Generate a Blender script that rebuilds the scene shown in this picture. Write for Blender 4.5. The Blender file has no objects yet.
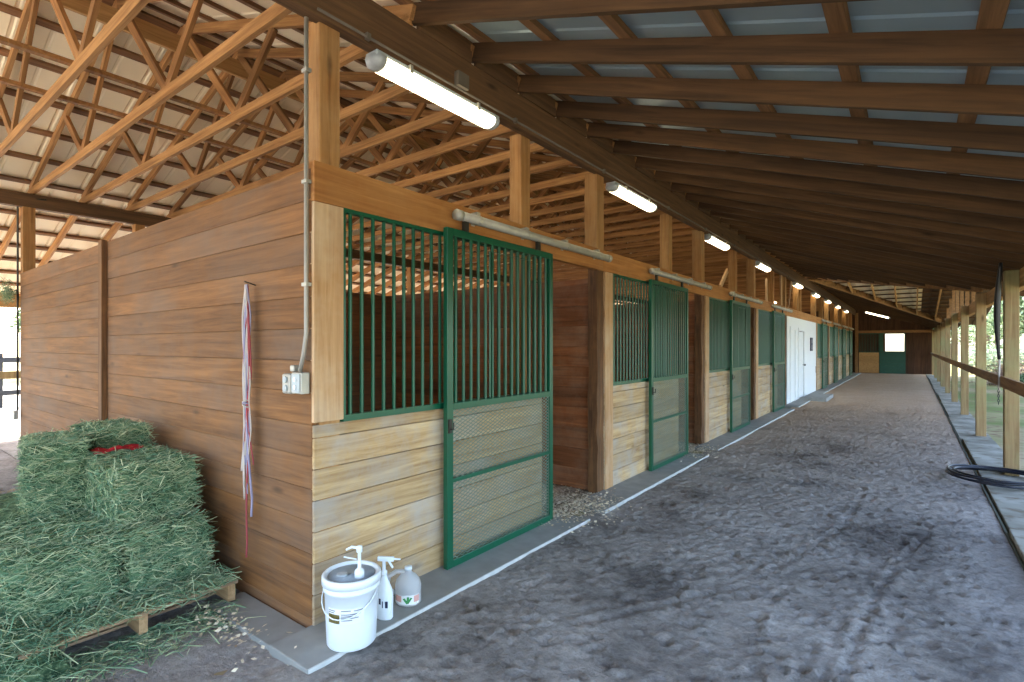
import bpy, bmesh, math, random
from math import sin, cos, pi, radians, sqrt, atan2, hypot
from mathutils import Vector, Matrix, noise
import numpy as np

SC = bpy.context.scene
COL = SC.collection
random.seed(7)

# ------------------------------------------------------------------ camera
cd = bpy.data.cameras.new('camera')
cam = bpy.data.objects.new('camera', cd)
COL.objects.link(cam)
cam.location = (2.785, -1.735, 1.65)
cam.rotation_euler = (radians(90), 0, radians(37.25))
cd.sensor_width = 36.0
cd.lens = 525.0 * 36.0 / 1024.0
cd.shift_y = 5.0 / 1024.0
cd.clip_start = 0.05
cd.clip_end = 400
SC.camera = cam

# ------------------------------------------------------------------ world, sun, exposure
W = bpy.data.worlds.new('sky')
SC.world = W
W.use_nodes = True
wn = W.node_tree
wn.nodes.clear()
wo = wn.nodes.new('ShaderNodeOutputWorld')
bg = wn.nodes.new('ShaderNodeBackground')
sk = wn.nodes.new('ShaderNodeTexSky')
sk.sky_type = 'NISHITA'
sk.sun_disc = False
sk.sun_elevation = radians(48)
sk.sun_rotation = radians(-70)
sk.air_density = 1.0
sk.dust_density = 2.5
sk.ozone_density = 1.0
bg.inputs['Strength'].default_value = 0.42
wn.links.new(sk.outputs[0], bg.inputs['Color'])
wn.links.new(bg.outputs[0], wo.inputs['Surface'])

sd = bpy.data.lights.new('sun', 'SUN')
sun = bpy.data.objects.new('sun', sd)
COL.objects.link(sun)
sd.energy = 4.6
sd.angle = radians(1.5)
sd.color = (1.0, 0.92, 0.80)
sun.rotation_euler = Vector((1.0, -0.42, -1.28)).to_track_quat('-Z', 'Y').to_euler()
sun.location = (-20, 10, 30)

SC.view_settings.view_transform = 'Standard'
SC.view_settings.look = 'None'
SC.view_settings.gamma = 1.0
SC.view_settings.use_curve_mapping = False
SC.view_settings.exposure = 1.92
SC.cycles.max_bounces = 10
SC.cycles.diffuse_bounces = 7
SC.cycles.glossy_bounces = 3
SC.cycles.transparent_max_bounces = 8
SC.cycles.sample_clamp_indirect = 8.0
SC.cycles.use_denoising = True

LAMP_STRENGTH = 3.0

# ------------------------------------------------------------------ helpers
def lin(r, g, b):
    def f(c):
        c /= 255.0
        return c / 12.92 if c <= 0.04045 else ((c + 0.055) / 1.055) ** 2.4
    return (f(r), f(g), f(b), 1.0)

ONES = 'first second third fourth fifth sixth seventh eighth ninth tenth eleventh twelfth thirteenth fourteenth fifteenth sixteenth seventeenth eighteenth nineteenth'.split()
TENS = ['', '', 'twenty', 'thirty', 'forty', 'fifty', 'sixty']
TENTHS = ['', '', 'twentieth', 'thirtieth', 'fortieth', 'fiftieth', 'sixtieth']
def nth(i):
    if i <= 19: return ONES[i - 1]
    return TENTHS[i // 10] if i % 10 == 0 else TENS[i // 10] + '-' + ONES[i % 10 - 1]

class MB:
    def __init__(s):
        s.v = []; s.f = []
    def add(s, vs, fs):
        n = len(s.v)
        s.v += [tuple(p) for p in vs]
        s.f += [tuple(i + n for i in q) for q in fs]
        return s
    def box(s, x0, x1, y0, y1, z0, z1):
        return s.add([(x0,y0,z0),(x1,y0,z0),(x1,y1,z0),(x0,y1,z0),(x0,y0,z1),(x1,y0,z1),(x1,y1,z1),(x0,y1,z1)],
                     [(0,3,2,1),(4,5,6,7),(0,1,5,4),(1,2,6,5),(2,3,7,6),(3,0,4,7)])
    def bar(s, p, q, w, h, up=(0,0,1)):
        # a straight bar from p to q, w across, h along 'up'
        p = Vector(p); q = Vector(q); d = (q - p).normalized(); u = Vector(up)
        sd_ = d.cross(u)
        if sd_.length < 1e-5: sd_ = d.cross(Vector((1,0,0)))
        sd_.normalize(); u = sd_.cross(d).normalized()
        a = sd_ * (w / 2); b = u * (h / 2)
        vs = [p-a-b, p+a-b, p+a+b, p-a+b, q-a-b, q+a-b, q+a+b, q-a+b]
        return s.add(vs, [(0,1,2,3),(4,7,6,5),(0,4,5,1),(1,5,6,2),(2,6,7,3),(3,7,4,0)])
    def tube(s, pts, r, n=8, caps=True):
        pts = [Vector(p) for p in pts]
        rs = r if isinstance(r, (list, tuple)) else [r] * len(pts)
        vs = []; fs = []
        prev = None
        for i, p in enumerate(pts):
            d = (pts[min(i+1, len(pts)-1)] - pts[max(i-1, 0)]).normalized()
            if prev is None:
                a = d.cross(Vector((0,0,1)))
                if a.length < 1e-3: a = d.cross(Vector((1,0,0)))
            else:
                a = prev - d * prev.dot(d)
            a.normalize(); prev = a; b = d.cross(a)
            for k in range(n):
                t = 2*pi*k/n
                vs.append(p + (a*cos(t) + b*sin(t)) * rs[i])
        for i in range(len(pts)-1):
            for k in range(n):
                k2 = (k+1) % n
                fs.append((i*n+k, i*n+k2, (i+1)*n+k2, (i+1)*n+k))
        if caps:
            fs.append(tuple(reversed(range(n)))); m = (len(pts)-1)*n
            fs.append(tuple(m+k for k in range(n)))
        return s.add(vs, fs)
    def lathe(s, prof, c=(0,0,0), n=32, sx=1.0, sy=1.0):
        vs = []; fs = []
        for (r, z) in prof:
            for k in range(n):
                t = 2*pi*k/n
                vs.append((c[0]+r*cos(t)*sx, c[1]+r*sin(t)*sy, c[2]+z))
        for i in range(len(prof)-1):
            for k in range(n):
                k2 = (k+1) % n
                fs.append((i*n+k, i*n+k2, (i+1)*n+k2, (i+1)*n+k))
        if prof[0][0] > 1e-4: fs.append(tuple(reversed(range(n))))
        if prof[-1][0] > 1e-4: m = (len(prof)-1)*n; fs.append(tuple(m+k for k in range(n)))
        return s.add(vs, fs)
    def build(s, name, mat, parent=None, smooth=False, bevel=0.0, loc=None):
        me = bpy.data.meshes.new(name)
        me.from_pydata(s.v, [], s.f)
        me.update()
        if smooth:
            me.polygons.foreach_set('use_smooth', [True]*len(me.polygons))
        o = bpy.data.objects.new(name, me)
        me.materials.append(mat)
        COL.objects.link(o)
        if parent is not None: o.parent = parent
        if loc is not None: o.location = loc
        if bevel:
            b = o.modifiers.new('bevel', 'BEVEL'); b.width = bevel; b.segments = 2; b.limit_method = 'ANGLE'
        return o

def empty(name, loc=(0,0,0), rz=0.0):
    o = bpy.data.objects.new(name, None)
    o.empty_display_size = 0.1
    COL.objects.link(o)
    o.location = loc; o.rotation_euler = (0,0,rz)
    return o
def tag(o, label=None, cat=None, group=None, kind=None):
    if label: o['label'] = label
    if cat: o['category'] = cat
    if group: o['group'] = group
    if kind: o['kind'] = kind
    return o
def struct(o, label=None, cat=None):
    o['kind'] = 'structure'
    if label: o['label'] = label
    if cat: o['category'] = cat
    return o
def copy_tree(o, parent=None):
    c = o.copy(); COL.objects.link(c)
    if parent is not None: c.parent = parent
    for ch in [k for k in KIDS.get(o.name, [])]:
        copy_tree(ch, c)
    return c
KIDS = {}
def index_children():
    KIDS.clear()
    for o in COL.objects:
        if o.parent: KIDS.setdefault(o.parent.name, []).append(o)

# ------------------------------------------------------------------ materials
def new_mat(name):
    m = bpy.data.materials.new(name); m.use_nodes = True
    nt = m.node_tree
    return m, nt, nt.nodes['Principled BSDF']
def N(nt, t, **kw):
    n = nt.nodes.new(t)
    for k, v in kw.items(): setattr(n, k, v)
    return n
def plain(name, col, rough=0.5, metal=0.0, var=0.08, scale=9.0, bump=0.0, spec=0.5):
    m, nt, b = new_mat(name)
    tc = N(nt, 'ShaderNodeTexCoord'); ns = N(nt, 'ShaderNodeTexNoise')
    ns.inputs['Scale'].default_value = scale; ns.inputs['Detail'].default_value = 4
    nt.links.new(tc.outputs['Object'], ns.inputs['Vector'])
    mx = N(nt, 'ShaderNodeMix', data_type='RGBA')
    d = [max(0, c*(1-var*2)) for c in col[:3]] + [1]; l = [min(1, c*(1+var)) for c in col[:3]] + [1]
    mx.inputs[6].default_value = d; mx.inputs[7].default_value = l
    nt.links.new(ns.outputs['Fac'], mx.inputs[0])
    nt.links.new(mx.outputs[2], b.inputs['Base Color'])
    b.inputs['Roughness'].default_value = rough; b.inputs['Metallic'].default_value = metal
    b.inputs['Specular IOR Level'].default_value = spec
    if bump:
        bp = N(nt, 'ShaderNodeBump'); bp.inputs['Strength'].default_value = bump; bp.inputs['Distance'].default_value = 0.01
        nt.links.new(ns.outputs['Fac'], bp.inputs['Height']); nt.links.new(bp.outputs[0], b.inputs['Normal'])
    return m

def wood(name, dark, light, axis='Y', stain=None, stain_amt=0.35, island=0.25, rough=0.75, gscale=1.0, knots=True, bump=0.25, stain_scale=1.2):
    m, nt, b = new_mat(name)
    L = nt.links.new
    tc = N(nt, 'ShaderNodeTexCoord')
    oi = N(nt, 'ShaderNodeObjectInfo'); ge = N(nt, 'ShaderNodeNewGeometry')
    rnd = N(nt, 'ShaderNodeMath', operation='ADD')
    L(oi.outputs['Random'], rnd.inputs[0]); L(ge.outputs['Random Per Island'], rnd.inputs[1])
    off = N(nt, 'ShaderNodeMath', operation='MULTIPLY'); off.inputs[1].default_value = 37.0
    L(rnd.outputs[0], off.inputs[0])
    ad = N(nt, 'ShaderNodeVectorMath', operation='ADD')
    L(tc.outputs['Object'], ad.inputs[0]); L(off.outputs[0], ad.inputs[1])
    mp = N(nt, 'ShaderNodeMapping')
    sc = {'X': (0.7, 14, 14), 'Y': (14, 0.7, 14), 'Z': (14, 14, 0.7)}[axis]
    mp.inputs['Scale'].default_value = tuple(c*gscale for c in sc)
    L(ad.outputs[0], mp.inputs['Vector'])
    n1 = N(nt, 'ShaderNodeTexNoise'); n1.inputs['Scale'].default_value = 1.6; n1.inputs['Detail'].default_value = 6; n1.inputs['Roughness'].default_value = 0.65
    n1.inputs['Distortion'].default_value = 0.6
    L(mp.outputs[0], n1.inputs['Vector'])
    rp = N(nt, 'ShaderNodeValToRGB')
    rp.color_ramp.elements[0].position = 0.3; rp.color_ramp.elements[0].color = dark
    rp.color_ramp.elements[1].position = 0.7; rp.color_ramp.elements[1].color = light
    L(n1.outputs['Fac'], rp.inputs['Fac'])
    col = rp.outputs['Color']
    if knots:
        mk = N(nt, 'ShaderNodeMapping')
        ks = {'X': (1.3, 4.5, 4.5), 'Y': (4.5, 1.3, 4.5), 'Z': (4.5, 4.5, 1.3)}[axis]
        mk.inputs['Scale'].default_value = ks
        L(ad.outputs[0], mk.inputs['Vector'])
        vo = N(nt, 'ShaderNodeTexVoronoi'); vo.inputs['Scale'].default_value = 1.0
        L(mk.outputs[0], vo.inputs['Vector'])
        kr = N(nt, 'ShaderNodeMapRange'); kr.inputs['From Min'].default_value = 0.03; kr.inputs['From Max'].default_value = 0.12
        kr.inputs['To Min'].default_value = 0.75; kr.inputs['To Max'].default_value = 0.0
        L(vo.outputs['Distance'], kr.inputs['Value'])
        mx = N(nt, 'ShaderNodeMix', data_type='RGBA')
        mx.inputs[7].default_value = [c*0.35 for c in dark[:3]] + [1]
        L(kr.outputs[0], mx.inputs[0]); L(col, mx.inputs[6]); col = mx.outputs[2]
    if stain is not None:
        n2 = N(nt, 'ShaderNodeTexNoise'); n2.inputs['Scale'].default_value = stain_scale; n2.inputs['Detail'].default_value = 5; n2.inputs['Roughness'].default_value = 0.7
        L(ad.outputs[0], n2.inputs['Vector'])
        mr = N(nt, 'ShaderNodeMapRange'); mr.inputs['From Min'].default_value = 0.42; mr.inputs['From Max'].default_value = 0.68
        mr.inputs['To Max'].default_value = stain_amt
        L(n2.outputs['Fac'], mr.inputs['Value'])
        mx = N(nt, 'ShaderNodeMix', data_type='RGBA'); mx.inputs[7].default_value = stain
        L(mr.outputs[0], mx.inputs[0]); L(col, mx.inputs[6]); col = mx.outputs[2]
    hs = N(nt, 'ShaderNodeHueSaturation')
    vr = N(nt, 'ShaderNodeMapRange'); vr.inputs['To Min'].default_value = 1 - island; vr.inputs['To Max'].default_value = 1 + island
    fr = N(nt, 'ShaderNodeMath', operation='FRACT'); L(rnd.outputs[0], fr.inputs[0]); L(fr.outputs[0], vr.inputs['Value'])
    L(vr.outputs[0], hs.inputs['Value']); L(col, hs.inputs['Color'])
    L(hs.outputs[0], b.inputs['Base Color'])
    b.inputs['Roughness'].default_value = rough
    b.inputs['Specular IOR Level'].default_value = 0.25
    bp = N(nt, 'ShaderNodeBump'); bp.inputs['Strength'].default_value = bump; bp.inputs['Distance'].default_value = 0.006
    L(n1.outputs['Fac'], bp.inputs['Height']); L(bp.outputs[0], b.inputs['Normal'])
    return m

M = {}
M['truss'] = wood('truss_wood', lin(122,82,46), lin(186,138,86), 'X', island=.22, knots=False)
M['truss_web'] = wood('truss_web_wood', lin(112,74,42), lin(172,124,76), 'X', island=.3, knots=False)
M['rafter'] = wood('rafter_wood', lin(58,40,24), lin(97,68,41), 'X', island=.15)
M['purlin'] = wood('purlin_wood', lin(96,66,42), lin(150,108,72), 'Y', island=.15, knots=False)
M['beam'] = wood('beam_wood', lin(74,53,36), lin(112,82,54), 'Y', island=.1)
M['header'] = wood('header_wood', lin(140,88,44), lin(184,128,72), 'Y', stain=lin(186,146,98), island=.1)
M['post'] = wood('post_wood', lin(128,86,46), lin(180,130,78), 'Z', stain=lin(196,170,125), stain_amt=.3, island=.1)
M['casing'] = wood('casing_wood', lin(156,114,76), lin(196,158,116), 'Z', stain=lin(206,190,165), stain_amt=.5, island=.1)
M['log'] = wood('rough_post_wood', lin(74,50,32), lin(132,94,60), 'Z', stain=lin(60,40,28), stain_amt=.6, island=.15, bump=.8)
M['wall'] = wood('wall_board_wood', lin(94,62,36), lin(142,98,58), 'X', stain=lin(114,95,80), stain_amt=.62, island=.14, stain_scale=.9)
M['front'] = wood('front_board_wood', lin(146,112,74), lin(206,176,130), 'Y', stain=lin(168,160,150), stain_amt=.8, island=.12, stain_scale=2.2)
M['part_x'] = wood('partition_wood', lin(98,58,34), lin(150,94,56), 'X', stain=lin(150,128,108), stain_amt=.4, island=.2, stain_scale=2.0)
M['part_y'] = wood('partition_wood_long', lin(84,54,36), lin(128,84,52), 'Y', stain=lin(70,50,38), stain_amt=.5, island=.2)
M['dark_x'] = wood('end_wall_wood', lin(52,34,24), lin(92,62,42), 'Z', island=.2, knots=False)
M['rpost'] = wood('porch_post_wood', lin(128,100,66), lin(170,142,102), 'Z', stain=lin(150,160,110), stain_amt=.45, island=.12)
M['rail'] = wood('rail_wood', lin(112,80,50), lin(160,120,78), 'Y', island=.15)
M['pale_y'] = wood('pale_beam_wood', lin(150,110,66), lin(200,156,102), 'Y', island=.12)
M['pallet'] = wood('pallet_wood', lin(128,100,76), lin(188,154,118), 'Y', stain=lin(110,100,90), stain_amt=.6, island=.2)
M['pallet_x'] = wood('pallet_stringer_wood', lin(140,108,76), lin(204,168,124), 'X', island=.2)
M['green'] = plain('green_paint', lin(4,82,56), 0.34, var=.12, scale=6)
M['dgreen'] = plain('dull_green_paint', lin(34,84,66), 0.5, var=.15, scale=6)
M['mesh'] = plain('expanded_metal', lin(118,134,118), 0.5, 0.3, var=.15, scale=20)
M['galv'] = plain('galvanised_pipe', lin(176,172,162), 0.45, 0.35, var=.15, scale=14)
M['conduit'] = plain('grey_conduit', lin(158,152,142), 0.5, 0.2, var=.1)
M['old_conduit'] = plain('dusty_conduit', lin(104,94,82), 0.7, 0.1, var=.15)
M['boxgrey'] = plain('grey_plastic', lin(170,178,180), 0.5, var=.05)
M['white_wall'] = plain('white_painted_wall', lin(232,232,230), 0.6, var=.03)
M['white_pl'] = plain('white_plastic', lin(226,232,236), 0.35, var=.02)
M['lid'] = plain('clear_dirty_lid', lin(176,180,182), 0.3, var=.25, scale=18)
M['black'] = plain('black_rubber', lin(22,22,26), 0.42, var=.1)
M['hose'] = plain('black_hose', lin(20,24,38), 0.32, var=.1)
M['red'] = plain('red_fabric', lin(176,26,38), 0.8, var=.2, scale=30)
M['tw_white'] = plain('white_twine', lin(190,178,168), 0.9)
M['tw_lav'] = plain('lavender_twine', lin(150,144,168), 0.9)
M['tw_red'] = plain('red_twine', lin(160,70,74), 0.9)
M['navy'] = plain('navy_ink', lin(24,34,64), 0.5)
M['ink'] = plain('grey_ink', lin(120,122,130), 0.6)
M['pic'] = plain('label_picture', lin(120,104,48), 0.6, var=.6, scale=60)
M['pink'] = plain('label_pink', lin(214,160,148), 0.6, var=.1)
M['leafgreen'] = plain('label_leaf', lin(64,140,80), 0.6)
M['label'] = plain('label_paper', lin(228,228,226), 0.5, var=.03)
M['dkmetal'] = plain('dark_hardware', lin(60,58,54), 0.45, 0.6)
M['concrete'] = plain('concrete', lin(150,149,144), 0.9, var=.2, scale=6, bump=.4)
M['kerb_lip_highlight'] = plain('painted_lip_highlight', lin(196,196,192), 0.9, var=.2, scale=8)
M['formboard'] = plain('weathered_edge_board', lin(74,76,62), 0.9, var=.2)
M['roof_white'] = plain('cream_roof_metal', lin(238,222,188), 0.5, var=.02, scale=3)
M['roof_galv'] = plain('galvalume_roof_metal', lin(158,176,186), 0.40, 0.35, var=.12, scale=2)

def glassy(name, col, alpha_mix, rough=0.2):
    m, nt, b = new_mat(name)
    b.inputs['Base Color'].default_value = col
    b.inputs['Roughness'].default_value = rough
    b.inputs['Transmission Weight'].default_value = alpha_mix
    b.inputs['IOR'].default_value = 1.25
    return m
M['jug'] = glassy('translucent_jug', lin(226,226,226), 0.55, .3)

def emit(name, col, s):
    m, nt, b = new_mat(name)
    b.inputs['Base Color'].default_value = lin(240,240,230)
    b.inputs['Emission Color'].default_value = col
    b.inputs['Emission Strength'].default_value = s
    return m
M['tube'] = emit('lamp_diffuser', (1.0, 0.86, 0.56, 1), LAMP_STRENGTH)

def sand_mat():
    m, nt, b = new_mat('sand'); L = nt.links.new
    tc = N(nt, 'ShaderNodeTexCoord')
    n1 = N(nt, 'ShaderNodeTexNoise'); n1.inputs['Scale'].default_value = 0.9; n1.inputs['Detail'].default_value = 8; n1.inputs['Roughness'].default_value = .7
    n2 = N(nt, 'ShaderNodeTexNoise'); n2.inputs['Scale'].default_value = 22; n2.inputs['Detail'].default_value = 6; n2.inputs['Roughness'].default_value = .75
    L(tc.outputs['Object'], n1.inputs['Vector']); L(tc.outputs['Object'], n2.inputs['Vector'])
    r1 = N(nt, 'ShaderNodeValToRGB')
    e = r1.color_ramp.elements
    e[0].position = .32; e[0].color = lin(84,78,75)
    e[1].position = .66; e[1].color = lin(180,173,167)
    k = r1.color_ramp.elements.new(.46); k.color = lin(150,143,137)
    L(n1.outputs['Fac'], r1.inputs['Fac'])
    r2 = N(nt, 'ShaderNodeValToRGB')
    r2.color_ramp.elements[0].position = .3; r2.color_ramp.elements[0].color = (.55,.54,.53,1)
    r2.color_ramp.elements[1].position = .62; r2.color_ramp.elements[1].color = (1.1,1.1,1.1,1)
    L(n2.outputs['Fac'], r2.inputs['Fac'])
    mx = N(nt, 'ShaderNodeMix', data_type='RGBA', blend_type='MULTIPLY'); mx.inputs[0].default_value = .8
    L(r1.outputs[0], mx.inputs[6]); L(r2.outputs[0], mx.inputs[7])
    # sand colour turns tan towards the far end of the aisle
    sx = N(nt, 'ShaderNodeSeparateXYZ'); L(tc.outputs['Object'], sx.inputs[0])
    ny_ = N(nt, 'ShaderNodeMath', operation='MULTIPLY_ADD'); ny_.inputs[1].default_value = 9.0
    L(n1.outputs['Fac'], ny_.inputs[0]); L(sx.outputs['Y'], ny_.inputs[2])
    my = N(nt, 'ShaderNodeMapRange'); my.inputs['From Min'].default_value = 9.0; my.inputs['From Max'].default_value = 19.0; my.inputs['To Max'].default_value = .8
    L(ny_.outputs[0], my.inputs['Value'])
    tan = N(nt, 'ShaderNodeMix', data_type='RGBA', blend_type='MULTIPLY'); tan.inputs[0].default_value = .7; tan.inputs[6].default_value = lin(190,160,130); L(r2.outputs[0], tan.inputs[7])
    m2 = N(nt, 'ShaderNodeMix', data_type='RGBA'); L(my.outputs[0], m2.inputs[0]); L(mx.outputs[2], m2.inputs[6]); L(tan.outputs[2], m2.inputs[7])
    L(m2.outputs[2], b.inputs['Base Color'])
    b.inputs['Roughness'].default_value = .95; b.inputs['Specular IOR Level'].default_value = .1
    bp = N(nt, 'ShaderNodeBump'); bp.inputs['Strength'].default_value = 1.0; bp.inputs['Distance'].default_value = .03
    L(n2.outputs['Fac'], bp.inputs['Height']); L(bp.outputs[0], b.inputs['Normal'])
    return m
M['sand'] = sand_mat()
def two_noise(name, c1, c2, c3, s1, s2, rough=.95):
    m, nt, b = new_mat(name); L = nt.links.new
    tc = N(nt, 'ShaderNodeTexCoord')
    n1 = N(nt, 'ShaderNodeTexNoise'); n1.inputs['Scale'].default_value = s1; n1.inputs['Detail'].default_value = 8
    n2 = N(nt, 'ShaderNodeTexNoise'); n2.inputs['Scale'].default_value = s2; n2.inputs['Detail'].default_value = 6
    L(tc.outputs['Object'], n1.inputs['Vector']); L(tc.outputs['Object'], n2.inputs['Vector'])
    r = N(nt, 'ShaderNodeValToRGB'); r.color_ramp.elements[0].position=.38; r.color_ramp.elements[0].color = c1
    r.color_ramp.elements[1].position=.62; r.color_ramp.elements[1].color = c2
    L(n1.outputs['Fac'], r.inputs['Fac'])
    mr = N(nt, 'ShaderNodeMapRange'); mr.inputs['From Min'].default_value=.5; mr.inputs['From Max'].default_value=.7
    L(n2.outputs['Fac'], mr.inputs['Value'])
    mx = N(nt, 'ShaderNodeMix', data_type='RGBA'); mx.inputs[7].default_value = c3
    L(mr.outputs[0], mx.inputs[0]); L(r.outputs[0], mx.inputs[6]); L(mx.outputs[2], b.inputs['Base Color'])
    b.inputs['Roughness'].default_value = rough; b.inputs['Specular IOR Level'].default_value = .1
    return m
M['yard'] = two_noise('yard_ground', lin(112,124,70), lin(168,150,118), lin(126,100,78), .35, 6)
M['walk'] = two_noise('dirty_concrete', lin(126,122,110), lin(162,158,146), lin(118,106,90), 1.6, 7)
M['shav'] = two_noise('stall_bedding_floor', lin(110,96,82), lin(176,160,138), lin(206,192,168), 3, 40)
def island_mat(name, cols, rough=.8, trans=0.0):
    m, nt, b = new_mat(name); L = nt.links.new
    ge = N(nt, 'ShaderNodeNewGeometry'); r = N(nt, 'ShaderNodeValToRGB')
    r.color_ramp.interpolation = 'LINEAR'
    el = r.color_ramp.elements
    el[0].position = 0; el[0].color = cols[0]; el[1].position = 1; el[1].color = cols[-1]
    for i, c in enumerate(cols[1:-1]):
        k = el.new((i+1)/(len(cols)-1)); k.color = c
    L(ge.outputs['Random Per Island'], r.inputs['Fac']); L(r.outputs[0], b.inputs['Base Color'])
    b.inputs['Roughness'].default_value = rough; b.inputs['Specular IOR Level'].default_value = .2
    if trans:
        tr = N(nt, 'ShaderNodeBsdfTranslucent'); L(r.outputs[0], tr.inputs['Color'])
        ms = N(nt, 'ShaderNodeMixShader'); ms.inputs[0].default_value = trans
        out = [n for n in nt.nodes if n.type == 'OUTPUT_MATERIAL'][0]
        L(b.outputs[0], ms.inputs[1]); L(tr.outputs[0], ms.inputs[2]); L(ms.outputs[0], out.inputs['Surface'])
    return m
M['straw'] = island_mat('hay_straw', [lin(62,94,70), lin(98,136,106), lin(126,152,116), lin(154,170,130), lin(192,194,154), lin(84,118,90)])
M['straw_dry'] = island_mat('dry_straw', [lin(150,120,72), lin(196,168,110), lin(122,96,60)])
M['hay'] = two_noise('hay_core', lin(46,68,48), lin(92,118,86), lin(126,142,104), 14, 60)
M['chip'] = island_mat('wood_shavings', [lin(206,188,156), lin(232,220,196), lin(176,156,124)])
M['leaf'] = island_mat('tree_leaves', [lin(70,92,62), lin(104,126,88), lin(146,160,122), lin(86,106,74)], .6, .35)
M['leaf2'] = island_mat('pale_tree_leaves', [lin(118,138,112), lin(150,166,140), lin(180,190,168)], .6, .35)
M['bark'] = wood('tree_bark', lin(84,70,58), lin(132,116,100), 'Z', island=.1, bump=.9)
M['blackfence'] = plain('black_fence_paint', lin(34,36,40), .6)
M['brush'] = island_mat('brush_twigs', [lin(110,88,76), lin(150,128,112), lin(84,66,56)])

# ------------------------------------------------------------------ layout constants
END = 37.3
STALLS = [0.0, 3.66, 7.32, 10.98, 20.42, 24.1, 27.76, 31.42]
DOOR_OFF = [1.03, 1.16, 1.36, 1.52, 1.1, 1.3, 1.35, 1.4]
LASTPOST = 35.1
def rz(X): return 3.90 - 0.33 * X         # underside of the aisle rafters
APEX = 18.1
def xlim(Y):                               # the aisle roof is cut by the cross gable
    if 10.9 < Y < APEX: return 3.8 * (APEX - Y) / (APEX - 10.9)
    if APEX <= Y < 27.0: return 3.8 * (Y - APEX) / (27.0 - APEX)
    return 4.45

# ------------------------------------------------------------------ ground
def height_grid(xs, ys, dents, amp=0.012):
    Z = np.zeros((len(ys), len(xs)))
    for j, y in enumerate(ys):
        for i, x in enumerate(xs):
            Z[j, i] = amp * (noise.noise((x*1.1, y*1.1, 3.0))*1.2 + noise.noise((x*5, y*5, 9.0))*.6 + noise.noise((x*15, y*15, 1.0))*.35)
    X, Y = np.meshgrid(xs, ys)
    for (cx, cy, r, d, a, e) in dents:
        i0, i1 = np.searchsorted(xs, cx-2.2*r), np.searchsorted(xs, cx+2.2*r)
        j0, j1 = np.searchsorted(ys, cy-2.2*r), np.searchsorted(ys, cy+2.2*r)
        if i1 <= i0 or j1 <= j0: continue
        dx = X[j0:j1, i0:i1]-cx; dy = Y[j0:j1, i0:i1]-cy
        u = dx*cos(a)+dy*sin(a); v = (-dx*sin(a)+dy*cos(a))*e
        q = np.sqrt(u*u+v*v)/r
        Z[j0:j1, i0:i1] += d*(-np.exp(-(q*1.25)**4) + .55*np.exp(-((q-1.25)*3.2)**2))
    return Z
def grid_obj(name, xs, ys, Z, mat, z0=0.0):
    nx, ny = len(xs), len(ys)
    X, Y = np.meshgrid(xs, ys)
    v = np.stack([X, Y, Z+z0], -1).reshape(-1, 3)
    idx = np.arange(nx*ny).reshape(ny, nx)
    f = np.stack([idx[:-1,:-1], idx[:-1,1:], idx[1:,1:], idx[1:,:-1]], -1).reshape(-1, 4)
    me = bpy.data.meshes.new(name)
    me.from_pydata(v.tolist(), [], f.tolist()); me.update()
    me.polygons.foreach_set('use_smooth', [True]*len(me.polygons))
    me.materials.append(mat)
    o = bpy.data.objects.new(name, me); COL.objects.link(o)
    return o
rg = random.Random(11)
dents = []
for _ in range(7000):
    y = rg.uniform(-3, 16); x = rg.uniform(.45, 3.35)
    dents.append((x, y, rg.choice((.022,.03,.04,.055))*rg.uniform(.8,1.2), rg.uniform(.006, .02), rg.uniform(0, 6.3), rg.uniform(1.0, 1.7)))
def trail(pts, n, r, d):
    for k in range(n):
        t = k/(n-1)*(len(pts)-1); i = min(int(t), len(pts)-2); f = t-i
        dents.append((pts[i][0]*(1-f)+pts[i+1][0]*f, pts[i][1]*(1-f)+pts[i+1][1]*f, r*rg.uniform(.8,1.2), d*rg.uniform(.6,1.2), rg.uniform(0,6), 1.3))
trail([(1.2,1.0),(1.9,2.2),(2.3,4.0),(2.35,5.6)], 60, .05, .018)
trail([(2.5,1.2),(2.6,2.6),(2.9,4.2)], 50, .05, .016)
ys = list(np.arange(-3.5, 8, .028)) + list(np.arange(8, 18, .06)) + list(np.arange(18, 37.6, .25))
xs = np.arange(.20, 3.47, .028)
Zg = height_grid(xs, np.array(ys), dents)
o = grid_obj('floor_aisle', xs, np.array(ys), Zg, M['sand'], -.014)
struct(o, 'grey trampled sand floor of the long aisle', 'floor')
d2 = []
for _ in range(1500):
    d2.append((rg.uniform(-9, .2), rg.uniform(-3.4, 0), rg.uniform(.03, .07), rg.uniform(.004, .012), rg.uniform(0, 6.3), rg.uniform(1, 1.6)))
xs2 = np.arange(-11.5, .23, .045); ys2 = np.arange(-3.5, 0.03, .045)
o = grid_obj('floor_bay', xs2, ys2, height_grid(xs2, ys2, d2, .01), M['sand'], -.03)
struct(o, 'grey dirt floor of the open hay bay', 'floor')
o = MB().box(-7.5, -.02, .04, END, -.06, -.005).build('floor_stalls', M['shav']); struct(o, 'bedded floor inside the stalls', 'floor')
o = MB().box(-11.6, -7.5, .03, END, -.08, -.03).build('floor_back_aisle', M['sand']); struct(o, 'sand floor of the far side aisle', 'floor')
o = MB().add([(-90,-60,-.05),(90,-60,-.05),(90,120,-.05),(-90,120,-.05)], [(0,1,2,3)]).build('ground', M['yard']); struct(o, 'grass and leaf covered yard around the barn', 'ground')
M['bounce_sand'] = two_noise('bounce_sand', lin(196,184,164), lin(226,216,198), lin(186,178,150), .6, 5)  # bright ground added to bounce daylight up under the roofs
o = MB().box(-34, 12, -22, -3.46, -.115, -.04).build('ground_near_bounce', M['bounce_sand']); struct(o, 'pale sand yard before the barn, added to bounce light inside', 'ground')
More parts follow.
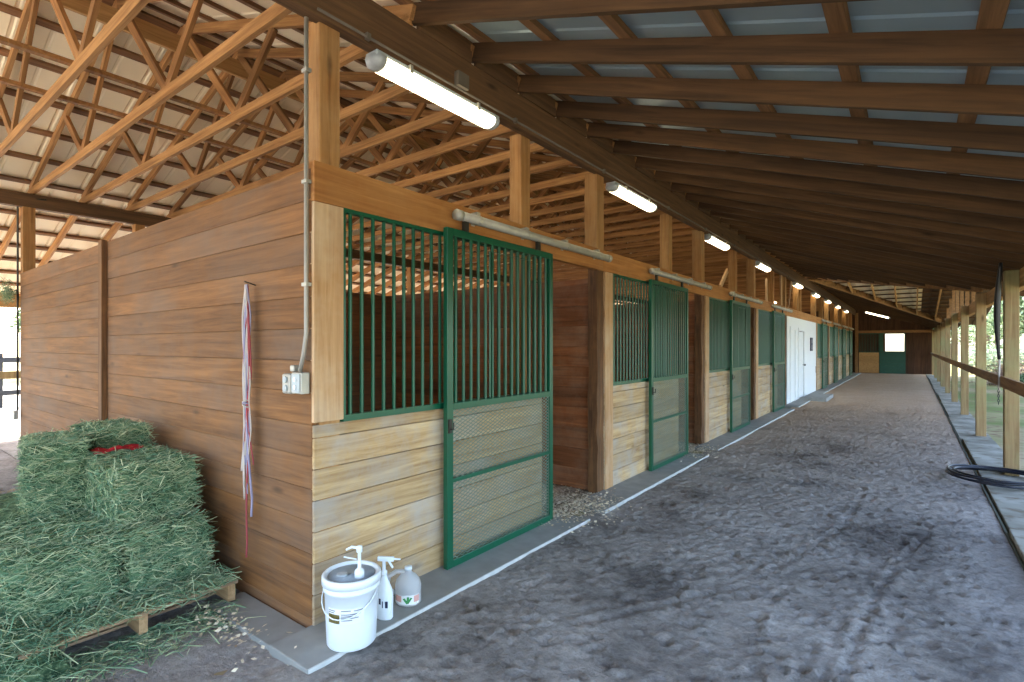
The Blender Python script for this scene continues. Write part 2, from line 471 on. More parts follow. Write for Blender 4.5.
o = MB().box(-28, -11.52, -3.45, 45, -.115, -.04).build('ground_far_bounce', M['bounce_sand']); struct(o, 'pale sand yard beside the barn, added to bounce light inside', 'ground')
o = MB().box(-11.5, 3.5, -9, -3.45, -.1, -.02).build('floor_yard_apron', M['sand']); struct(o, 'sand apron in front of the barn', 'floor')

# concrete kerb by the stalls
for i, (y0, y1) in enumerate([(-.25, 2.68), (2.98, 6.36), (6.85, 13.6), (14.3, 20.6), (20.8, 36.5)]):
    o = MB().box(-.02, .36, y0, y1, -.12, .012).build('trim_%d' % (i+1), M['concrete'], bevel=.006)
    MB().box(.353, .3625, y0+.004, y1-.004, -.02, .0128).build('kerb_lip_highlight', M['kerb_lip_highlight'], o)  # thin pale strip paints the light caught on the kerb's front lip
    struct(o, 'narrow concrete kerb at the foot of the stalls', 'kerb')
o = MB().box(-.8, -.03, -.24, -.01, -.12, -.005).build('trim_6', M['concrete'], bevel=.006); struct(o, 'concrete kerb along the end wall foot', 'kerb')
# walkway at the open side
segs = [(.6,4.62,.05),(4.66,7.5,.02),(7.53,10.5,.03),(10.53,14.2,.02),(14.23,18.3,.03),(18.33,22,.02),(22.03,25.6,.025),(25.63,29.3,.02),(29.33,33,.025),(33.03,END,.02)]
for i, (y0, y1, z) in enumerate(segs):
    dx = (i % 3) * .015
    o = MB().box(3.472+dx, 3.93, y0, y1, -.12, z-.012).build('walkway', M['walk'], bevel=.008)
    struct(o, 'grey concrete walkway slab under the open side posts', 'walkway')
o = MB().box(3.446, 3.466, .6, END, -.12, -.002).build('trim_7', M['formboard'], bevel=.004); struct(o, 'dark weathered edge board of the walkway', 'trim')

# shavings spilled at the doorways
def chips(name, spots, n, label):
    b = MB(); r = random.Random(name)
    for _ in range(n):
        cx, cy, sx, sy = spots[r.randrange(len(spots))]
        x = cx + r.gauss(0, sx); y = cy + r.gauss(0, sy); z = .004 + r.random()*.014 + (.012 if -.03<x<.37 else 0)
        if x > .36 : z -= .012
        s = r.uniform(.008, .022); a = r.uniform(0, 6.3); t = r.uniform(-.4,.4)
        c, q = cos(a)*s, sin(a)*s
        b.add([(x-c,y-q,z),(x+q*.5,y-c*.5,z+t*s),(x+c,y+q,z+.004),(x-q*.5,y+c*.5,z-t*s*.5+.003)], [(0,1,2,3)])
    o = b.build(name, M['chip']); return tag(o, label, 'wood shavings', kind='stuff')
chips('wood_shavings', [(-.35,2.75,.3,.35),(-.1,3.0,.25,.25),(.1,2.85,.18,.25)], 2600, 'pale wood shavings spilled in the first open doorway')
chips('wood_shavings', [(-.3,6.5,.3,.3),(.05,6.5,.2,.3)], 1200, 'pale wood shavings spilled in the second open doorway')
chips('wood_shavings', [(-.25,-.3,.2,.06),(-.5,-.28,.12,.05)], 130, 'scattered pale chips at the foot of the end wall')

# ------------------------------------------------------------------ board walls
def boards_x(name, x0, x1, y0, y1, z0, z1, h, mat, gap=.004, joints=None):
    b = MB(); z = z0; r = random.Random(name+str(y0))
    while z < z1 - .02:
        zt = min(z+h, z1)
        cuts = [x0] + ([] if not joints else [c for c in joints]) + [x1]
        for a, c in zip(cuts[:-1], cuts[1:]):
            t = r.uniform(0, .004)
            b.box(a, c, y0+t, y1-t, z, zt)
        z += h
    return b.build(name, mat, bevel=.006)
def boards_y(name, x0, x1, y0, y1, z0, z1, h, mat, gap=.004, parent=None):
    b = MB(); z = z0; r = random.Random(name+str(y0))
    while z < z1 - .02:
        zt = min(z+h, z1); t = r.uniform(0, .004)
        b.box(x0+t, x1-t, y0, y1, z, zt); z += h
    return b.build(name, mat, parent, bevel=.0045)
o = boards_x('wall_left', -7.45, -.012, 0.0, .045, -.14, 2.70, .1893, M['wall'], joints=[-3.66])
struct(o, 'tall brown horizontal board end wall beside the hay', 'wall')
b = MB().box(-3.73, -3.63, -.05, .0, -.05, 2.71); o = b.build('wall_batten', M['log'], bevel=.004); struct(o, 'vertical brown batten in the middle of the end wall', 'wall batten')
o = MB().box(-7.47, -.125, .05, .13, 2.60, 2.72).build('wall_top_plate', M['pale_y'], bevel=.003); struct(o, 'timber plate on top of the end wall', 'wall plate')
# partitions and spine wall
for i, S in enumerate(STALLS[1:4] + [14.64] + STALLS[4:] + [LASTPOST]):
    o = boards_x('wall_partition', -3.58, -.13, S-.10, S-.06, 0.0, 2.42, .235, M['part_x']); struct(o, 'reddish brown board partition between two stalls', 'partition wall')
    o = boards_x('wall_partition', -7.3, -3.7, S-.10, S-.06, 0.0, 2.42, .235, M['part_x']); struct(o, 'reddish brown board partition in the far stall row', 'partition wall')
o = boards_y('wall_spine', -3.68, -3.62, .05, END-.1, 0, 2.42, .235, M['part_y']); struct(o, 'dark board wall along the back of the stalls', 'wall')
lf = MB()
for S in STALLS + [14.64]:
    z = 0
    while z < 2.4:
        lf.box(-7.44, -7.40, S+1.6, S+3.6, z+.002, z+.182); z += .184
o = lf.build('wall_back_row', M['part_y']); struct(o, 'board fronts of the far stall row', 'wall')

# ------------------------------------------------------------------ posts, headers, beams
for i, S in enumerate(STALLS[:4] + [14.64] + STALLS[4:] + [LASTPOST]):
    if i == 0:
        o = MB().box(-.12, -.002, .047, .19, -.05, 3.60).build('timber_post', M['post'], bevel=.008)
        tag(o, 'thick brown corner post where the end wall meets the stall fronts', 'post', 'posts along the stall row')
    else:
        p = empty('timber_post', (0, S, 0))
        MB().box(-.16, -.002, -.17, .0, 2.72, 3.60).build('upper_post', M['post'], p, bevel=.006)
        g = MB(); rr = random.Random(i)
        prof = []
        for k in range(15):
            z = -.05 + 2.60*k/14; prof.append((z, rr.uniform(-.012, .012), rr.uniform(-.02, .012)))
        g.add([q for (z, a0, c0) in prof for q in [(-.12, -.15+c0, z), (a0*.5-.004, -.15+c0, z), (a0*.5-.004, -.005, z), (-.12, -.005, z)]],
              [(4*k+m, 4*k+(m+1)%4, 4*k+4+(m+1)%4, 4*k+4+m) for k in range(14) for m in range(4)] + [(3,2,1,0), (56,57,58,59)])
        g.build('rough_jamb', M['log'], p)
        nm = nth(i+1)
        tag(p, 'dark rough timber post between stalls, %s from the near corner' % nm, 'post', 'posts along the stall row')
for i, S in enumerate(STALLS[:4] + [14.64, 17.4] + STALLS[4:]):
    o = MB().box(-.18, -.042, -.07, .07, -.02 if i not in (4, 5) else 2.74, 3.60).build('door_jamb_post', M['post'], bevel=.006, loc=(-.005, S + (2.2 if i != 5 else .0), 0))
    tag(o, 'slim brown post standing mid stall up to the lamp beam, %s along the row' % nth(i+1), 'post', 'slim posts along the stall row')
for i, S in enumerate(STALLS):                      # pale casing boards
    o = MB().box(-.03, .012, S+.012 if i else .004, S+.205, 1.20 if i == 0 else -.01, 2.498).build('casing_board', M['casing'], bevel=.003)
    tag(o, ('pale upright casing board on the near corner post' if i == 0 else 'pale upright casing board beside barred window of the %s stall' % nth(i+1)), 'casing board', 'casing boards')
# header boards, jointed at posts
cuts = [0, 3.62, 7.28, 14.6, 20.36, 27.7, LASTPOST+.05]
for i, (a, c) in enumerate(zip(cuts[:-1], cuts[1:])):
    o = MB().box(-.045, .016, a+.002, c-.002, 2.50, 2.735).build('header_board', M['header'], bevel=.004)
    tag(o, 'golden brown header board over the stall doors, %s from the near corner' % nth(i+1), 'header board', 'header boards')
# lamp beam
o = MB().box(-.09, -.045, -6, END, 3.60, 3.87).box(-.04, .045, -6, END, 3.57, 3.86).build('lamp_beam', M['beam'], bevel=.004)
tag(o, 'long dark timber beam carrying the lamps above the stalls', 'beam')
o = MB().box(-7.48, -7.36, -6, END, 3.655, 3.855).build('eave_beam', M['beam'], bevel=.004)
tag(o, 'long dark beam at the far side under the truss heels', 'beam')
k = 0
for i, S in enumerate(STALLS[:5]):
    for dy in (.08, 1.45):
        if S+dy > 12: continue
        k += 1
        o = MB().box(-7.49, -7.35, S+dy-.07, S+dy+.07, 0 if k > 1 else -.1, 3.655).build('far_post', M['post'], bevel=.005)
        tag(o, 'brown post under the far side beam, %s from the camera end' % nth(k), 'post', 'posts under the far beam')
# far lean-to eave beam, rail, posts
o = MB().box(-11.26, -11.17, -6, END, 2.40, 2.64).build('lean_to_beam', M['pale_y'], bevel=.004); tag(o, 'pale eave beam at outer edge of far lean-to, left edge', 'beam')
for i in range(8):
    o = MB().box(-11.27, -11.14, -.07, .07, -.1, 2.40).build('lean_to_post', M['rpost'], bevel=.005, loc=(0, -4.2+3.66*i+2.2, 0))
    tag(o, 'pale post at outer edge of far lean-to, %s from the camera end' % nth(i+1), 'post', 'far lean-to posts')
o = MB().box(-11.13, -11.09, -6, 24, 1.02, 1.16).build('lean_to_rail', M['rpost'], bevel=.004); tag(o, 'pale board rail along the outer edge of far lean-to', 'rail')

# right side posts, beam, rail
for i in range(10):
    y = 3.72 + 3.66*i
    p = MB().box(3.73, 3.87, y, y+.15, -.02, 2.61).build('porch_post', M['rpost'], bevel=.008)
    tag(p, 'pale square post on the open side walkway, %s from the camera end' % nth(i+1), 'post', 'open side posts')
for i, (a, c) in enumerate([(-2, 11.15), (11.15, 22.15), (22.15, END)]):
    o = MB().box(3.872, 3.96, a+.003, c-.003, 2.385, 2.615).build('porch_beam', M['pale_y'], bevel=.005)
    tag(o, 'golden eave beam along the open side, %s length' % ['nearest', 'middle', 'farthest'][i], 'beam', 'open side beams')
    o = MB().box(3.69, 3.727, a+.003 if a > 0 else 2.0, c-.003, 1.13, 1.265).build('porch_rail', M['rail'], bevel=.005)
    tag(o, 'brown board rail on the open side posts, %s length' % ['nearest', 'middle', 'farthest'][i], 'rail', 'open side rails')
for i in range(7):
    y = 14.0 + i*1.75
    zz = 4.0 - .142*abs(y-18.4)
    o = MB().box(3.87, 3.95, y, y+.04, 2.617, zz-.03).build('cripple_stud', M['rail'])
    tag(o, 'short upright stud on the open side beam under cross gable, %s from near end' % nth(i+1), 'stud', 'studs on the open side beam')

# ------------------------------------------------------------------ roofs
def corrugated(n0, n1, step, rib, low, high, name, mat):
    # ribs run from low(t) to high(t); t steps along the eave
    prof = []
    t = n0
    while t < n1 - 1e-6:
        prof += [(t, 0), (t+step-.05, 0), (t+step-.035, rib), (t+step-.015, rib)]
        t += step
    prof.append((t, 0))
    vs = []; fs = []
    for (t, z) in prof:
        a = low(t); c = high(t)
        vs += [(a[0], a[1], a[2]+z), (c[0], c[1], c[2]+z)]
    for i in range(len(prof)-1):
        fs.append((2*i, 2*i+2, 2*i+3, 2*i+1))
    return MB().add(vs, fs).build(name, mat)
RIDGE = 3.86 + .05 + 3.74*.333
# sits on 9 cm top chord and 4 cm purlins
TOPZ = lambda x: 3.86 + (3.74 - abs(x+3.74)) * .333
o = corrugated(-6, END+.3, .305, .011, lambda t: (-7.48, t, TOPZ(-7.48)+.195), lambda t: (-3.74, t, TOPZ(-3.74)+.195), 'ceiling_far_slope', M['roof_white']); struct(o, 'cream metal sheets of the far main roof slope', 'ceiling')
o = corrugated(-6, END+.3, .305, .011, lambda t: (.10, t, TOPZ(.1)+.195), lambda t: (-3.74, t, TOPZ(-3.74)+.195), 'ceiling_near_slope', M['roof_white']); struct(o, 'cream metal sheets of the near main roof slope', 'ceiling')
RT = .140/cos(atan2(.33,1)) + .042
def cz(X): return rz(X) + RT
o = corrugated(-6, 10.9, .305, .011, lambda t: (4.45, t, cz(4.45)), lambda t: (.0, t, cz(.0)), 'ceiling_aisle', M['roof_galv']); struct(o, 'grey metal sheets over the near aisle', 'ceiling')
o = corrugated(10.9, 27.0, .305, .011, lambda t: (xlim(t), t, cz(xlim(t))), lambda t: (.0, t, cz(.0)), 'ceiling_aisle_valley', M['roof_galv']); struct(o, 'grey metal sheets beside the roof valley', 'ceiling')
o = corrugated(27.0, END+.3, .305, .011, lambda t: (4.45, t, cz(4.45)), lambda t: (.0, t, cz(.0)), 'ceiling_aisle_end', M['roof_galv']); struct(o, 'grey metal sheets over the far aisle end', 'ceiling')
def lz(X): return 3.86 - .3*(-7.42 - X)
o = corrugated(-6, END, .305, .011, lambda t: (-12.0, t, lz(-12.0)+RT), lambda t: (-7.42, t, lz(-7.42)+RT), 'ceiling_far_lean_to', M['roof_white']); struct(o, 'cream metal sheets of the far lean-to roof', 'ceiling')

# roof trusses
def truss_root():
    t = empty('roof_truss', (-3.74, .13-.61, 3.86))
    h = 3.74; sl = .333; th = .0
    def stick(name, p, q, w, hgt, mat):
        p = Vector(p); q = Vector(q); L_ = (q-p).length
        o = MB().box(0, L_, -w/2, w/2, -hgt/2, hgt/2).build(name, mat, t, loc=p)
        o.rotation_euler = (0, -atan2(q.z-p.z, q.x-p.x), 0)
    stick('bottom_chord', (-h-.02, 0, .048), (h+.02, 0, .048), .04, .095, M['truss'])
    for s in (-1, 1):
        stick('top_chord', (s*(h+.05), 0, .11-.05*sl), (0, 0, .11+h*sl), .04, .095, M['truss'])
    def top(x): return .07 + (h-abs(x))*sl
    n = h/3.0
    for s in (-1, 1):
        stick('web', (s*n, .0, .07), (s*h*.5+s*.08, .0, top(h*.5+.08)), .036, .089, M['truss_web'])
        stick('web', (s*n, .0, .07), (s*.03, .0, top(0)), .036, .089, M['truss_web'])
    return t
T = truss_root()
index_children()
NT = 62
for i in range(NT):
    o = T if i == 0 else copy_tree(T)
    o.location = (-3.74, .13+.61*(i-1), 3.86)
    tag(o, 'brown timber roof truss over the stalls, %s from the camera end' % nth(i+1), 'roof truss', 'roof trusses')
# purlins of the main roof
for s in (-1, 1):
    for k in range(7):
        d = .12 + k*.6
        x = -3.74 + s*d
        z = 3.86 + .11 + (3.74-d)*.333 + .047/cos(atan2(.333,1)) + .019
        y0 = -2
        b = MB().bar((x, y0, z), (x, END, z), .089, .036, (s*.316, 0, .949)); o = b.build('roof_purlin', M['purlin'])
        tag(o, 'long brown purlin on the %s main roof slope, %s below the ridge' % ('far' if s < 0 else 'near', nth(k+1)), 'purlin', 'main roof purlins')
o = MB().box(-3.76, -3.72, -2, END, 4.93, 5.12).build('ridge_board', M['pale_y']); tag(o, 'wide brown board along the ridge under the main roof', 'ridge board')
for k, (x, z) in enumerate([(-2.70, 3.97), (-3.53, 3.97)]):
    o = MB().bar((x, -2, z), (x, END, z), .06, .036).build('truss_brace', M['truss_web'])
    tag(o, 'thin long brace laid along the truss bottom chords, %s from the lamp beam' % nth(k+1), 'brace', 'truss braces')
# aisle rafters
for k in range(60):
    y = .77 + .61*k
    xe = min(xlim(y) , 4.4)
    if xe < .35: continue
    ang = atan2(.33, 1); hh = .140; Lr = xe/cos(ang)
    o = MB().box(0, Lr, -.019, .019, 0, hh).build('aisle_rafter', M['rafter'], loc=(0, y, rz(0)))
    o.rotation_euler = (0, ang, 0)
    tag(o, 'dark brown sloping rafter over the aisle, %s from the camera end' % nth(k+1), 'rafter', 'aisle rafters')
XP = [.16, .75, 1.34, 1.92, 2.5, 3.06, 3.65, 4.25]
ZPU = lambda x: rz(x) + RT - .021
for k, x in enumerate(XP):
    yn = APEX - x*(APEX-10.9)/3.8 if x < 3.8 else 10.9
    yf = APEX + x*(27.0-APEX)/3.8 if x < 3.8 else 27.0
    for (a, c, w) in ((-2, yn, 'near'), (yf, END, 'far')):
        o = MB().bar((x, a, ZPU(x)), (x, c, ZPU(x)), .089, .036, (.313, 0, .95)).build('aisle_purlin', M['purlin'])
        tag(o, 'brown purlin above the %s aisle rafters, %s out from the lamp beam' % (w, nth(k+1)), 'purlin', 'aisle purlins')
# blocking between rafters on the lamp beam
for k in range(18):
    y = .77 + .61*k
    o = MB().box(.012, .05, .03, .575, 3.865, 4.02).build('blocking', M['beam'], loc=(0, y, 0))
    tag(o, 'short block between rafter ends on the lamp beam, %s from the camera end' % nth(k+1), 'block', 'rafter blocking')
# valley boards
for nm, ye in (('near', 10.9), ('far', 27.0)):
    p = Vector((.0, APEX, rz(0)+.09)); q = Vector((3.8, ye, rz(3.8)+.09))
    o = MB().bar(p, q, .04, .235).build('valley_board', M['rail'])
    tag(o, 'long slanting valley board on the %s side of the roof opening' % nm, 'valley board', 'valley boards')
# cross gable slopes
def gz(Y): return 4.04 - .142*abs(Y-18.4)
def gable(name, x0, x1, far, mat):
    def lo(t):
        y = APEX + .35 + min(t, 4.4)*(27.0-APEX)/3.8 if far else APEX - min(t, 4.4)*(APEX-10.9)/3.8
        return (t, y, gz(y))
    return corrugated(x0, x1, .3, .02, lo, lambda t: (t, 18.4, gz(18.4)), name, mat)
o = gable('ceiling_gable_far', .1, 3.1, True, M['roof_white']); struct(o, 'white metal underside of the cross gable roof', 'ceiling')
o = gable('ceiling_gable_near', .1, 3.1, False, M['roof_white']); struct(o, 'white metal underside of the cross gable near slope', 'ceiling')
o = gable('ceiling_gable_boards', 3.1, 5.2, True, M['rafter']); struct(o, 'brown board underside of the cross gable end', 'ceiling')
o = gable('ceiling_gable_boards', 3.1, 5.2, False, M['rafter']); struct(o, 'brown board underside of the cross gable near end', 'ceiling')
for k in range(5):
    x = 1.1 + .62*k
    yv = APEX + x*(27.0-APEX)/3.8
    o = MB().bar((x, 18.4, gz(18.4)-.12), (x, yv, gz(yv)-.12), .038, .14).build('gable_rafter', M['pale_y'])
    tag(o, 'pale rafter under the white cross gable, %s out from the lamp beam' % nth(k+1), 'rafter', 'cross gable rafters')
for k in range(12):
    y = 18.9 + .72*k
    xa = (y-APEX)*0 + .3; xb = 5.0
    xa = max(.2, 0.0); 
    xs0 = 3.8*(y-APEX)/(27.0-APEX)
    o = MB().box(xs0, 5.0, y-.03, y+.03, gz(y)-.05, gz(y)-.012).build('gable_purlin', M['beam'])
    tag(o, 'dark purlin across the white cross gable underside, %s from its ridge' % nth(k+1), 'purlin', 'cross gable purlins')
# far lean-to rafters and purlins
for k in range(26):
    y = -.48 + .61*k
    o = MB().box(0, 4.48/cos(atan2(.3,1)), -.019, .019, 0, .14).build('lean_to_rafter', M['truss'], loc=(-11.9, y, lz(-11.9)))
    o.rotation_euler = (0, -atan2(.3,1), 0)
    tag(o, 'light brown rafter of the far lean-to, %s from the camera end' % nth(k+1), 'rafter', 'far lean-to rafters')
for k in range(8):
    x = -7.8 - .58*k
    z = lz(x) + RT - .024
    o = MB().bar((x, -2, z), (x, END, z), .089, .036, (-.287, 0, .958)).build('lean_to_purlin', M['purlin'])
    tag(o, 'long purlin of the far lean-to roof, %s outward from the beam' % nth(k+1), 'purlin', 'far lean-to purlins')

# ------------------------------------------------------------------ end wall and its stall front
ew = MB()
x = -7.4
while x < 3.75:
    zt = cz(x)-.05 if x > 0 else TOPZ(x)+.1
    x1 = min(x+.235, 3.79); 
    zz = min(zt, (cz(x1)-.05 if x1 > 0 else TOPZ(x1)+.1))
    if 1.40 < x+.1 < 2.34:
        ew.box(x, x1, END, END+.03, 2.38, zz); ew.box(x, x1, END, END+.03, -.05, 1.28)
    elif x1 > 2.45 and x < 2.5:
        ew.box(x, x1, END, END+.03, -.05, zz)
    else: ew.box(x, x1, END, END+.03, -.05, zz)
    x += .235
o = ew.build('wall_end', M['dark_x'], bevel=.004); struct(o, 'dark vertical board wall closing the far end of the aisle', 'wall')
o = MB().box(.0, .16, END-.17, END-.01, -.05, 3.7).build('end_post', M['rail'], bevel=.005); tag(o, 'brown post at the corner of the far end wall', 'post')
o = MB().box(.16, 3.72, END-.06, END-.01, 2.44, 2.60).build('end_header', M['rail'], bevel=.004); tag(o, 'brown header board across the far end wall', 'header board')
ef = empty('end_stall_front', (.2, END-.05, 0))
boards_x('plank_panel', .0, 1.02, 0.0, .035, 0, 1.27, .21, M['pale_y']).parent = ef
g = MB()
for k in range(13): g.tube([(.03+k*.08, .02, 1.27), (.03+k*.08, .02, 2.42)], .010, 6)
g.box(0, 1.02, 0, .04, 1.25, 1.29).box(0, 1.02, 0, .04, 2.38, 2.43)
g.build('window_bars', M['dgreen'], ef)
tag(ef, 'half plank front with green window bars on the far end wall', 'stall front')
ed = empty('end_door', (1.24, END-.08, 0))
MB().box(0,.06,0,.04,0,2.44).box(1.22,1.28,0,.04,0,2.44).box(.06,1.22,0,.04,2.38,2.44).box(.06,1.22,0,.04,1.27,1.33).box(.06,1.22,0,.04,0,.06).build('frame', M['dgreen'], ed)
e2 = MB()
for k in range(6): e2.box(.06, 1.22, .01, .03, .06+k*.2, .06+k*.2+.195)
e2.build('board_panel', M['dgreen'], ed)
MB().box(.06,.19,.01,.03,1.33,2.38).build('side_panel', M['dgreen'], ed)
tag(ed, 'green half door with open window on the far end wall', 'door')

# ------------------------------------------------------------------ stall fronts
def bars(b, y0, y1, z0, z1, n, x, r=.0125):
    for k in range(n):
        y = y0 + (y1-y0)*(k+.5)/n
        b.tube([(x, y, z0), (x, y, z1)], r, 8, caps=False)
def make_front(first=False, w=2.40):
    root = empty('stall_front', (0, 0, 0))
    z = 0.0; b = MB(); r = random.Random(5)
    for k in range(7):
        zt = min(z+.1845, 1.185); t = r.uniform(0,.004)
        b.box(-.036+t, .0+t, .008, w, z+.0015, zt-.0015); z += .1845
        if z > 1.18: break
    b.build('plank_panel', M['front'], root, bevel=.007)
    f = MB()
    f.box(-.03, .01, .205, w, 1.185, 1.225).box(-.03, .01, .205, w, 2.475, 2.50).box(-.02, .01, .205, .222, 1.225, 2.475)
    g = f.build('window_frame', M['green'], root)
    q = MB(); bars(q, .222, w, 1.22, 2.48, 25, -.008)
    q.build('window_bars', M['green'], root)
    return root
SF = make_front()
def make_door(wd=1.42):
    root = empty('sliding_door', (0, 0, 0))
    f = MB()
    t = .052
    f.box(.0,.042, 0, t+.012, .0, 2.51).box(0,.042, wd-t, wd, 0, 2.51).box(0,.042,t+.012,wd-t,2.455,2.51).box(0,.042,t+.012,wd-t,0,.055)
    f.build('door_frame', M['green'], root, bevel=.004)
    MB().box(.001,.041,t+.012,wd-t,1.165,1.215).build('middle_rail', M['green'], root, bevel=.003)
    MB().box(.004,.038,t+.012,wd-t,.625,.655).build('lower_rail', M['green'], root, bevel=.003)
    q = MB(); bars(q, t+.012, wd-t, 1.21, 2.46, 15, .021)
    q.build('window_bars', M['green'], root)
    m = MB()
    y0, y1, z0, z1 = t+.012, wd-t, .055, 1.165
    dy, dz = .040, .019
    sl = dz/dy
    # diamond lattice clipped to the panel
    span = (y1-y0)*sl
    c = z0 - span
    while c < z1 + span:
        for s in (1, -1):
            # line z = c + s*sl*(y-y0)   (s=-1 starts higher)
            base = c if s > 0 else c + span
            ya, yb = y0, y1
            za, zb = base + s*sl*(ya-y0), base + s*sl*(yb-y0)
            def clip(ya, za, yb, zb):
                pts = []
                for lim, sg in ((z0, 1), (z1, -1)):
                    da = sg*(za-lim); db = sg*(zb-lim)
                    if da < 0 and db < 0: return None
                    if da < 0:
                        u = da/(da-db); ya, za = ya+(yb-ya)*u, lim
                    elif db < 0:
                        u = da/(da-db); yb, zb = ya+(yb-ya)*u, lim
                return ya, za, yb, zb
            r = clip(ya, za, yb, zb)
            if r and abs(r[2]-r[0]) > .01:
                m.bar((.030, r[0], r[1]), (.030, r[2], r[3]), .003, .005)
        c += dz*1.5
    m.build('mesh_panel', M['mesh'], root)
    w = MB().tube([(.03,.50,1.225),(.03,.50,2.40),(.03,1.05,2.40),(.03,1.05,1.225)], .008, 6)
    w.build('feed_window', M['green'], root)
    h = MB().box(.044,.058, .005,.035, 1.0,1.10).tube([(.044,.02,1.03),(.085,.02,1.03),(.085,.02,1.08)], .006, 6)
    h.build('latch', M['dkmetal'], root)
    for y in (.22, wd-.22):
        MB().box(.008,.034,y-.025,y+.025,2.505,2.60).build('hanger', M['dkmetal'], root)
    return root
SD = make_door()
def make_track(L=2.5):
    root = empty('door_track', (0,0,0))
    MB().tube([(.075, 0, 2.635), (.075, L, 2.635)], .036, 14).build('track_tube', M['galv'], root, smooth=True)
    for y in (.0, L-.045):
        MB().tube([(.075, y-.003, 2.635), (.075, y+.05, 2.635)], .041, 14).build('end_collar', M['galv'], root, smooth=True)
    for k in range(4):
        y = .25 + k*(L-.5)/3
        MB().box(.016, .08, y-.02, y+.02, 2.66, 2.70).box(.016, .022, y-.02, y+.02, 2.60, 2.70).tube([(.075,y-.02,2.635),(.075,y+.02,2.635)], .0395, 12).build('bracket', M['galv'], root)
    return root
TR = make_track()
index_children()
for i, S in enumerate(STALLS):
    n = nth(i+1)
    o = SF if i == 0 else copy_tree(SF)
    o.location = (0, S, 0)
    tag(o, 'pale plank half wall with green barred window, %s stall from the near corner' % n, 'stall front', 'stall fronts')
    o = SD if i == 0 else copy_tree(SD)
    o.location = (.048, S+DOOR_OFF[i], .012)
    tag(o, 'green sliding stall door with bars over wire mesh, %s from the near corner' % n, 'stall door', 'sliding stall doors')
    o = TR if i == 0 else copy_tree(TR)
    o.location = (0, S+[1.14, 1.2, 1.35, 1.45, 1.1, 1.1, 1.1, 1.1][i], 0)
    tag(o, 'grey pipe door track on the header, above %s stall door from the corner' % n, 'door track', 'door tracks')

# white office wall with door
w0, w1 = 14.74, 20.36
o = MB().box(-.06, .0, w0, 16.62, 0, 2.50).box(-.06, .0, 17.62, w1, 0, 2.50).box(-.06, .0, 16.62, 17.62, 2.12, 2.50).build('wall_white', M['white_wall'])
struct(o, 'white painted wall section between the stalls', 'wall')
dr = empty('white_door', (-.05, 16.64, 0))
MB().box(0,.035,0,.96,.02,2.1).build('door_panel', M['white_wall'], dr, bevel=.003)
MB().box(.035,.045,.12,.42,1.15,1.95).box(.035,.045,.54,.84,1.15,1.95).box(.035,.045,.12,.42,.2,1.0).box(.035,.045,.54,.84,.2,1.0).build('raised_panels', M['white_wall'], dr, bevel=.006)
MB().lathe([(.012,0),(.012,.04),(.03,.05),(.032,.07),(.02,.085),(0,.088)], (0,0,0), 16).build('door_knob', M['dkmetal'], dr, smooth=True)
k = [c for c in COL.objects if c.name.startswith('door_knob')][0]; k.location = (.035, .89, 1.04); k.rotation_euler = (0, pi/2, 0)
tag(dr, 'closed white door in the white wall section', 'door')
o = MB().box(.0,.022,16.52,16.62,0,2.22).box(.0,.022,17.62,17.72,0,2.22).box(.0,.022,16.62,17.62,2.12,2.22).build('trim_8', M['white_wall'], bevel=.003); struct(o, 'white door casing', 'trim')
o = MB().box(.0,.022,15.15,15.25,0,2.22).box(.0,.022,15.95,16.05,0,2.22).box(.0,.022,15.25,15.95,2.12,2.22).build('trim_9', M['white_wall'], bevel=.003); struct(o, 'white casing strips left of the white door', 'trim')
nb = empty('wall_notice', (.004, 19.15, 1.48))
MB().box(0,.03,-.22,.22,0,.46).build('board', M['navy'], nb)
MB().box(.03,.033,-.17,.17,.27,.40).box(.03,.033,-.17,.17,.06,.2).build('panel', M['ink'], nb)
tag(nb, 'small dark square notice on the white wall right of the door', 'notice')
o = MB().box(.37, .78, 16.3, 18.1, -.03, .10).build('door_step', M['concrete'], bevel=.012); tag(o, 'pale concrete step on the ground before the white door', 'step')
# leaning board above the third track
for i, (y, z, dy, dz, w) in enumerate([(8.3, 2.74, .5, .36, .09), (12.2, 2.74, .02, .55, .10), (14.0, 2.75, .03, .84, .16), (15.0, 2.74, .6, .8, .06)]):
    o = MB().bar((-.02, 0, 0), (-.03, dy, dz), .035, w, (0, 1, 0) if dz > dy else (0, 0, 1)).build('loose_board', M['casing'], loc=(.0, y, z))
    tag(o, ['short pale board leaning on the header over the third stall', 'short pale upright board on the header over fourth stall', 'wide pale upright board beside the post before the white wall', 'thin slanting board above the white wall'][i], 'board')

